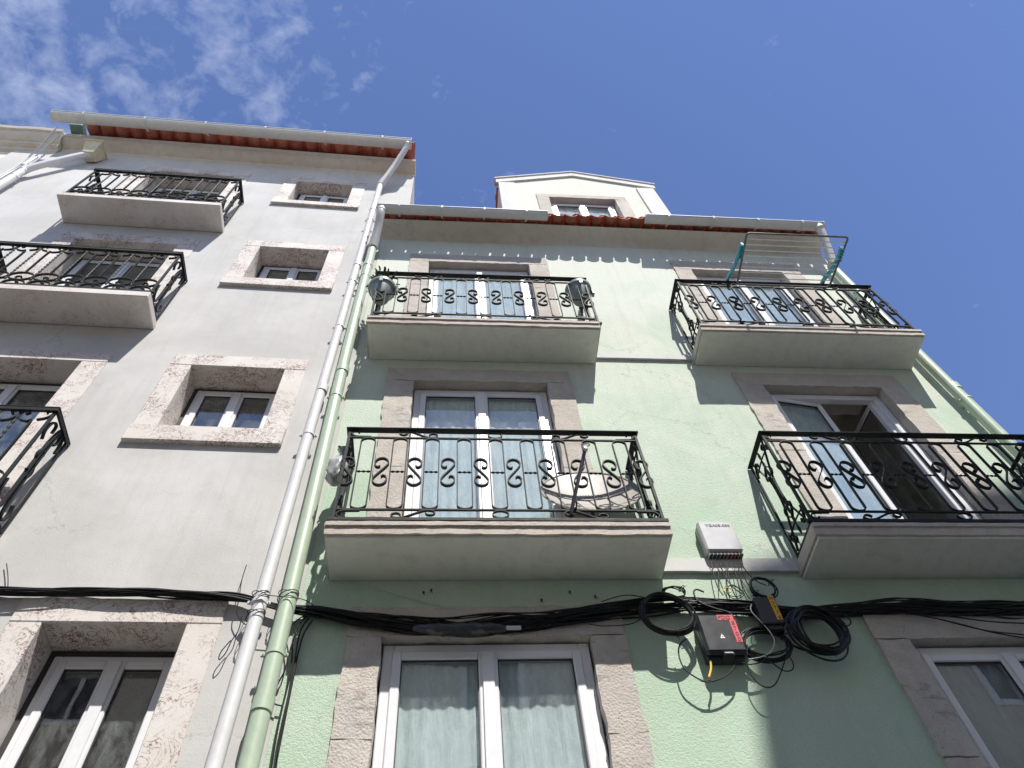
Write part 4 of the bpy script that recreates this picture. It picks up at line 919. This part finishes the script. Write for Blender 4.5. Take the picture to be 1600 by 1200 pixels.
# coils
def coil(cx, cz, rx, rz, n, y, label, r=.005, tilt=.0, ties=3, sp=.018, thick=.03):
    g = MB()
    for k in range(n):
        a0_ = random.uniform(0, 6.28); ex = random.gauss(0, sp); ez = random.gauss(0, sp); dx = random.gauss(0, sp*.5); dz = random.gauss(0, sp*.5); yy = y-thick*k/n
        pts = []
        for i in range(40):
            a = a0_+2*math.pi*i/40
            pts.append((cx+dx+(rx+ex)*math.cos(a)+tilt*math.sin(a)*rz, yy+.008*math.sin(2*a+k), cz+dz+(rz+ez)*math.sin(a)))
        g.tube(pts, r*random.uniform(.8, 1.2), 6, True)
    o = g.build('cable_coil', M['cable'], None, 'G', (cx, y, cz)); tag(o, label, 'cable coil')
    for k in range(ties):
        a = .6+k*2*math.pi/ties; c = Vector((cx+rx*math.cos(a)+tilt*math.sin(a)*rz, y-thick*.5, cz+rz*math.sin(a)))
        rad = Vector((math.cos(a), 0, math.sin(a)))
        q = MB(); q.tube([c+rad*.026*math.cos(R_(b))+Vector((0, 1, 0))*(.026)*math.sin(R_(b)) for b in range(0, 360, 30)], .0028, 5, True); q.tube([c+rad*.02, c+rad*.05], .0018, 4)
        q.build('cable_tie', M['cable'], o, 'G', tuple(c))
    return o
coil(1.455, 4.805, .165, .155, 9, -.10, 'coil of shiny black cable hanging left of the black junction box', r=.0068, tilt=-.08, sp=.009, thick=.04)
coil(2.42, 4.665, .15, .15, 17, -.07, 'heavy tangled coil of black cable at the right end of the boxes', r=.0062, tilt=-.1, sp=.022, thick=.07)
coil(1.555, 5.015, .072, .055, 5, -.08, 'smallest coil of black cable, above the large left coil', r=.0042, sp=.006, thick=.015, ties=1)
coil(2.185, 5.04, .085, .085, 7, -.09, 'small coil of thin black wires above the small dark box', r=.0042, sp=.007, thick=.02, ties=2)
coil(2.06, 4.60, .16, .11, 8, -.05, 'slack black cable loops behind and below the small dark box', r=.0055, sp=.02, thick=.03, ties=1)
coil(1.985, 5.02, .06, .055, 2, -.08, 'single loose wire loop under the grey box', r=.003, sp=.006, thick=.01, ties=0)
for i, (keys, r_) in enumerate(((['w0', 'w2', 'w4'], .004), (['w1', 'w3', 'w5'], .003), (['w6', 'w7', 'w8'], .0035))):
    cable(keys, r_, M['cable'], ['thicker black leads from the left slots of the grey box down to the bundle', 'thin black leads from the middle slots of the grey box down to the bundle', 'black leads from the right slots of the grey box to the small coil'][i])
g = MB(); g.tube([(1.93+.03*math.cos(R_(a)), -.09, 5.03+.022*math.sin(R_(a))) for a in range(20, 380, 24)], .0035, 6, True); tag(g.build('yellow_tag', M['yellow'], None, 'G', (1.93, -.09, 5.03)), 'yellow wire ring among the leads under the grey box', 'wire')
# grey box
B = empty('junction_box', 'light grey plastic junction box on the green wall left of the right balcony', 'junction box', 'G', (2.04, 0, 5.38))
x0, x1, z0, z1, yf = 1.90, 2.172, 5.382, 5.705, -.095
c = MB(); c.bbox(x0, x1, yf, -.045, z0+.02, z1, .012); c.build('cover', M['boxw'], B, 'G', B['_org'])
c = MB(); c.bbox(x0+.004, x1-.004, -.0452, -.001, z0+.03, z1-.006, .006); c.bbox(x0+.006, x1-.006, yf+.03, -.0455, z0+.004, z0+.0195, .003); c.lathe([(0, -.004), (.012, -.004), (.012, .004)], (x0, -.06, z0+.05), 12, 'X'); c.build('case', M['boxg'], B, 'G', B['_org'])
nsl = 9
for k in range(nsl+1):
    xx = x0+.012+(x1-x0-.024)*k/nsl; MB().box(xx-.002, xx+.002, yf+.012, -.012, z0-.012, z0+.004).build('slot_rib', M['boxg'], B, 'G', B['_org'])
for k in range(nsl):
    xx = x0+.012+(x1-x0-.024)*(k+.5)/nsl; MB().bbox(xx-.0105, xx+.0105, yf+.016, -.016, z0-.008, z0+.0035, .002).build('plug', M['ledred'] if 4 <= k <= 7 else (M['ledgreen'] if k in (2, 3) else M['boxb']), B, 'G', B['_org'])
text_part('YGA05-050', .036, M['ink'], B, 'G', (x0+.055, yf-.001, z1-.062), bold=.0006)
# black box
B = empty('junction_box', 'black junction box with red number label between the cable coils', 'junction box', 'G', (1.77, 0, 4.5))
x0, x1, z0, z1, yf = 1.638, 1.898, 4.495, 4.803, -.12
c = MB(); c.bbox(x0, x1, yf, -.07, z0+.015, z1, .016); c.build('cover', M['boxb'], B, 'G', B['_org'])
c = MB(); c.bbox(x0+.006, x1-.006, -.0698, -.001, z0, z1-.01, .008); c.bbox(x0+.10, x0+.17, yf+.006, -.02, z0-.006, z0+.016, .003); c.build('case', M['boxb'], B, 'G', B['_org'])
c = MB(); c.bbox(x1-.125, x1-.018, yf-.0015, yf+.004, z1-.052, z1-.010, .0007); c.bbox(x1-.052, x1-.012, yf-.0016, yf+.004, z1-.225, z1-.0525, .0007); c.build('label', M['red'], B, 'G', B['_org'])
text_part('PDO', .040, M['ink'], B, 'G', (x1-.120, yf-.0025, z1-.045), spacing=1.0)
for k, ch in enumerate('8700'): text_part(ch, .044, M['ink'], B, 'G', (x1-.032, yf-.0026, z1-.092-.042*k), align='CENTER')
c = MB(); tx, tz = x0+.125, z0+.115
c.add([(tx-.016, yf-.0012, tz), (tx+.016, yf-.0012, tz), (tx+.002, yf-.0012, tz+.034), (tx-.005, yf-.0012, tz+.008), (tx+.006, yf-.0012, tz+.008), (tx+.001, yf-.0012, tz+.020)], [(0,1,4,3), (1,2,5,4), (2,0,3,5)])
c.build('triangle_mark', M['whiteink'], B, 'G', B['_org'])
MB().bbox(x0+.105, x0+.160, yf+.0, yf+.02, z0+.004, z0+.013, .001).build('latch', M['boxw'], B, 'G', B['_org'])
f, pts = path3('yellow'); MB().tube(cr(pts, 5), .007, 8).build('yellow_gland', M['yellow'], B, 'G', tuple(pts[0]))
# small dark box
B = empty('splice_box', 'small dark box with an orange number strip, lying over the cable bundle', 'junction box', 'G', (2.15, 0, 4.72))
x0, x1, z0, z1, yf = 2.072, 2.222, 4.722, 4.945, -.12
c = MB(); c.bbox(x0, x1, yf, -.05, z0, z1, .008)
c.build('case', M['boxb'], B, 'G', B['_org'])
c = MB(); c.bbox(x0+.02, x1-.02, -.11, -.06, z0-.05, z0+.001, .01); c.build('cable_entry', M['cable'], B, 'G', B['_org'])
c = MB(); c.bbox(x1-.047, x1-.010, yf-.0015, yf+.003, z0+.030, z1+.012, .0007); c.build('label', M['orange'], B, 'G', B['_org'])
for k, ch in enumerate('H2778'): text_part(ch, .038, M['ink'], B, 'G', (x1-.0285, yf-.0026, z1-.028-.040*k), align='CENTER')
# small fixings left in the wall
for i, (x, z) in enumerate(((-.13, 5.09), (.86, 5.09), (1.03, 5.05), (.66, 5.02), (-.08, 5.11))):
    g = MB(); g.lathe([(0, -.02), (.009, -.018), (.009, -.012), (.004, -.010), (.004, 0)], (x, 0, z), 10, 'Y'); g.tube([(x, -.012, z), (x+.008, -.02, z-.03)], .002, 5)
    tag(g.build('wall_hook', M['darkmetal'], None, 'G', (x, 0, z)), 'small rusty hook in the green wall under the middle balcony', 'hook', 'wall hooks under the middle balcony')

# ------------------------------------------------------------------ satellite dish on the middle balcony
S = empty('satellite_dish', 'beige satellite dish lying behind the railing of the middle balcony, arm over the rail', 'satellite dish', 'G', (1.12, -.2, 5.4))
ctr = Vector((1.11, -.20, 5.93)); nrm_d = Vector((-.05, -.93, .37)).normalized(); ax = Vector((1, 0, 0)); ax = (ax-nrm_d*ax.dot(nrm_d)).normalized(); ay = nrm_d.cross(ax)*-1
if ay.z < 0: ay = -ay
def dp(u, v, h): return ctr+ax*u+ay*v+nrm_d*h
def dish_mesh(off):
    vs = []; fs = []; nr, na = 10, 48
    for i in range(nr+1):
        q = i/nr
        for k in range(na): a = 2*math.pi*k/na; vs.append(dp(.375*q*math.cos(a), .44*q*math.sin(a), -.075*(1-q*q)+off))
    fs = [(i*na+k, i*na+(k+1)%na, (i+1)*na+(k+1)%na, (i+1)*na+k) for i in range(nr) for k in range(na)]
    return vs, fs
d = MB(); v1, f1 = dish_mesh(0); v2, f2 = dish_mesh(-.004); d.add(v1, f1); d.add(v2, [tuple(reversed(f_)) for f_ in f2])
d.tube([dp(.377*math.cos(R_(a)), .442*math.sin(R_(a)), 0) for a in range(0, 360, 8)], .008, 6, True)
d.build('reflector', M['dish'], S, 'G', S['_org'])
mk = MB()
for k in range(13):
    a = R_(15+150*k/12); r0_, r1_ = .055, .115
    pts = [dp(r_*math.cos(a), -.02+r_*math.sin(a), -.075*(1-(r_/.38)**2)+.0025) for r_ in (r0_, (r0_+r1_)/2, r1_)]; mk.strap(pts, .0015, .004, tuple(nrm_d))
mk.build('sunburst_mark', M['dishmark'], S, 'G', S['_org'])
am = MB(); p_b = dp(-.0, -.40, -.0)+Vector((-.16, 0, 0)); p_t = Vector((1.022, -.60, 5.93))
am.strap([Vector((.88, -.36, 5.45)), Vector((.88, -.405, 5.47)), p_t], .03, .022, (0, 0, 1)); am.build('arm', M['darkmetal'], S, 'G', S['_org'])
hd = MB(); dirn = (p_t-Vector((.88, -.405, 5.47))).normalized(); cc = p_t+dirn*.03
hd.tube([cc+Vector((math.cos(R_(a))*.026, math.sin(R_(a))*.022, math.sin(R_(a))*.012)) for a in range(0, 360, 24)], .006, 6, True); hd.bbox(p_t.x-.014, p_t.x+.014, p_t.y-.012, p_t.y+.012, p_t.z-.03, p_t.z+.014, .004)
hd.build('feed_clamp', M['steel'], S, 'G', S['_org'])
bm_ = MB(); bm_.tube([dp(0, -.05, -.08), dp(0, -.05, -.14), (1.11, -.05, 5.34)], .018, 10); bm_.bbox(1.03, 1.19, -.10, -.01, 5.331, 5.345, .003); bm_.build('mount', M['darkmetal'], S, 'G', S['_org'])
# plastic bag tied to the left rail
g = MB(); bc = Vector((-.80, -.26, 6.10)); nr_, na_ = 22, 30; vs = []
for i in range(nr_+1):
    t_ = i/nr_; zz = -.20+.42*t_; rad = .088*math.sin(math.pi*min(1, t_*1.12+.02))**.6*(1-.45*t_) if t_ < .88 else .012+.03*(t_-.88)/.12
    for k in range(na_):
        a = 2*math.pi*k/na_; q = Vector((math.cos(a)*2.2, math.sin(a)*2.2, t_*5)); rr = rad*(1+.38*noise.noise(q)+.22*abs(noise.noise(q*2.7)))
        vs.append(bc+Vector((rr*math.cos(a)-.02*(1-t_), rr*math.sin(a), zz)))
g.add(vs, [(i*na_+k, i*na_+(k+1)%na_, (i+1)*na_+(k+1)%na_, (i+1)*na_+k) for i in range(nr_) for k in range(na_)])
g.add([bc+Vector((0, 0, -.205))]+vs[:na_], [(0, 1+(k+1)%na_, 1+k) for k in range(na_)])
tag(g.build('plastic_bag', M['bag'], None, 'G', tuple(bc), smooth=70), 'crumpled whitish plastic bag tied to the left side of the middle balcony railing', 'bag')
# planters on the upper middle balcony
def planter(cx, cy, cz, label, plant):
    p = empty('planter', label, 'planter', 'G', (cx, cy, cz)); g = MB()
    g.lathe([(0, .0), (.085, .0), (.092, .01), (.132, .20), (.150, .205), (.154, .245), (.146, .25), (.138, .22), (.125, .21)], (cx, cy, cz), 36); g.build('pot', M['pot'], p, 'G', p['_org'])
    g = MB().lathe([(0, .205), (.128, .203)], (cx, cy, cz), 24); g.build('soil', M['soil'], p, 'G', p['_org'])
    MB().bbox(cx+.148, cx+.175, cy-.03, cy+.03, cz+.14, cz+.225, .004).build('hook', M['pot'], p, 'G', p['_org'])
    g = MB(); g.bbox(cx-.02, cx+.02, cy-.162, cy-.146, cz+.12, cz+.23, .004); g.build('hook', M['pot'], p, 'G', p['_org'])
    if plant:
        g = MB()
        for k in range(46):
            a = random.uniform(0, 6.28); rr = random.uniform(0, .10); b_ = Vector((cx+rr*math.cos(a), cy+rr*math.sin(a), cz+.21)); L_ = random.uniform(.14, .30); lean = Vector((math.cos(a)*random.uniform(.1, .6), math.sin(a)*random.uniform(.1, .6), 1)).normalized()
            side = lean.cross(Vector((math.sin(a), -math.cos(a), .2))).normalized()
            n_l = 5
            g.tube([b_, b_+lean*L_*.6, b_+lean*L_], [.004, .003, .002], 5)
            for q in range(n_l):
                t_ = .35+.6*q/n_l; s_ = (-1)**q; c_ = b_+lean*L_*t_; tip = c_+side*s_*.04+lean*.035; w_ = lean.cross(side)*.009
                g.add([c_-w_, c_+w_, tip+w_*.6, tip-w_*.6, (c_+tip)/2+w_*1.6], [(0,1,4,2,3)])
        g.build('leaves', M['leaf'], p, 'G', p['_org'])
    return p
planter(-.735, -.30, 8.93, 'grey-green planter with a small succulent on the left end of the upper middle balcony', True)
planter(1.475, -.28, 9.08, 'grey-green planter without visible leaves on the right end of the upper middle balcony', False)
# folding drying rack hung outside the top right balcony
K = empty('drying_rack', 'wire drying rack with teal brackets hung outside the top right balcony', 'drying rack', 'G', (3.85, -.45, 9.3))
cs = [Vector((3.285, -1.05, 9.31)), Vector((4.46, -1.05, 9.30)), Vector((4.37, -.47, 9.215)), Vector((3.275, -.47, 9.215))]
g = MB(); fr_ = []
for i in range(4):
    a, b, c_ = cs[i-1], cs[i], cs[(i+1) % 4]; u1 = (a-b).normalized()*.03; u2 = (c_-b).normalized()*.03; fr_ += [b+u1, b+u1*.3+u2*.3, b+u2]
g.tube(fr_, .0125, 8, True); g.build('frame', M['rackframe'], K, 'G', K['_org'])
g = MB()
for k in range(1, 9):
    t_ = k/9.3; a = cs[0].lerp(cs[3], t_); b = cs[1].lerp(cs[2], t_); mid = (a+b)/2+Vector((0, 0, -.006)); g.tube([a, a.lerp(mid, .5)+Vector((0, 0, -.002)), mid, b.lerp(mid, .5)+Vector((0, 0, -.002)), b], .0065, 6)
g.build('wires', M['whiteink'], K, 'G', K['_org'])
for i, x in enumerate((3.255, 4.42)):
    g = MB(); dx = 0
    pts = cr([(0, -.93, 9.33), (0, -.80, 9.33), (0, -.62, 9.39), (0, -.47, 9.48), (0, -.385, 9.50), (0, -.345, 9.47), (0, -.34, 9.36)], 5)
    wds = [.05*(.5+.5*math.sin(math.pi*min(1, .12+.8*k/(len(pts)-1)))) for k in range(len(pts))]
    for j in range(len(pts)-1):
        g.add([(x-.014, pts[j].y, pts[j].z-wds[j]), (x+.014, pts[j].y, pts[j].z-wds[j]), (x+.014, pts[j].y, pts[j].z), (x-.014, pts[j].y, pts[j].z), (x-.014, pts[j+1].y, pts[j+1].z-wds[j+1]), (x+.014, pts[j+1].y, pts[j+1].z-wds[j+1]), (x+.014, pts[j+1].y, pts[j+1].z), (x-.014, pts[j+1].y, pts[j+1].z)],
              [(0,1,5,4), (1,2,6,5), (2,3,7,6), (3,0,4,7)]+([(3,2,1,0)] if j == 0 else [])+([(4,5,6,7)] if j == len(pts)-2 else []))
    g.bbox(x-.022, x+.022, -.93, -.76, 9.262, 9.30, .004)
    for q in range(5): g.bbox(x-.024, x+.024, -.925+q*.034, -.912+q*.034, 9.25, 9.262, .002)
    g.build('bracket', M['teal'], K, 'G', K['_org'])
for o in bpy.data.objects:
    if '_org' in o: del o['_org']
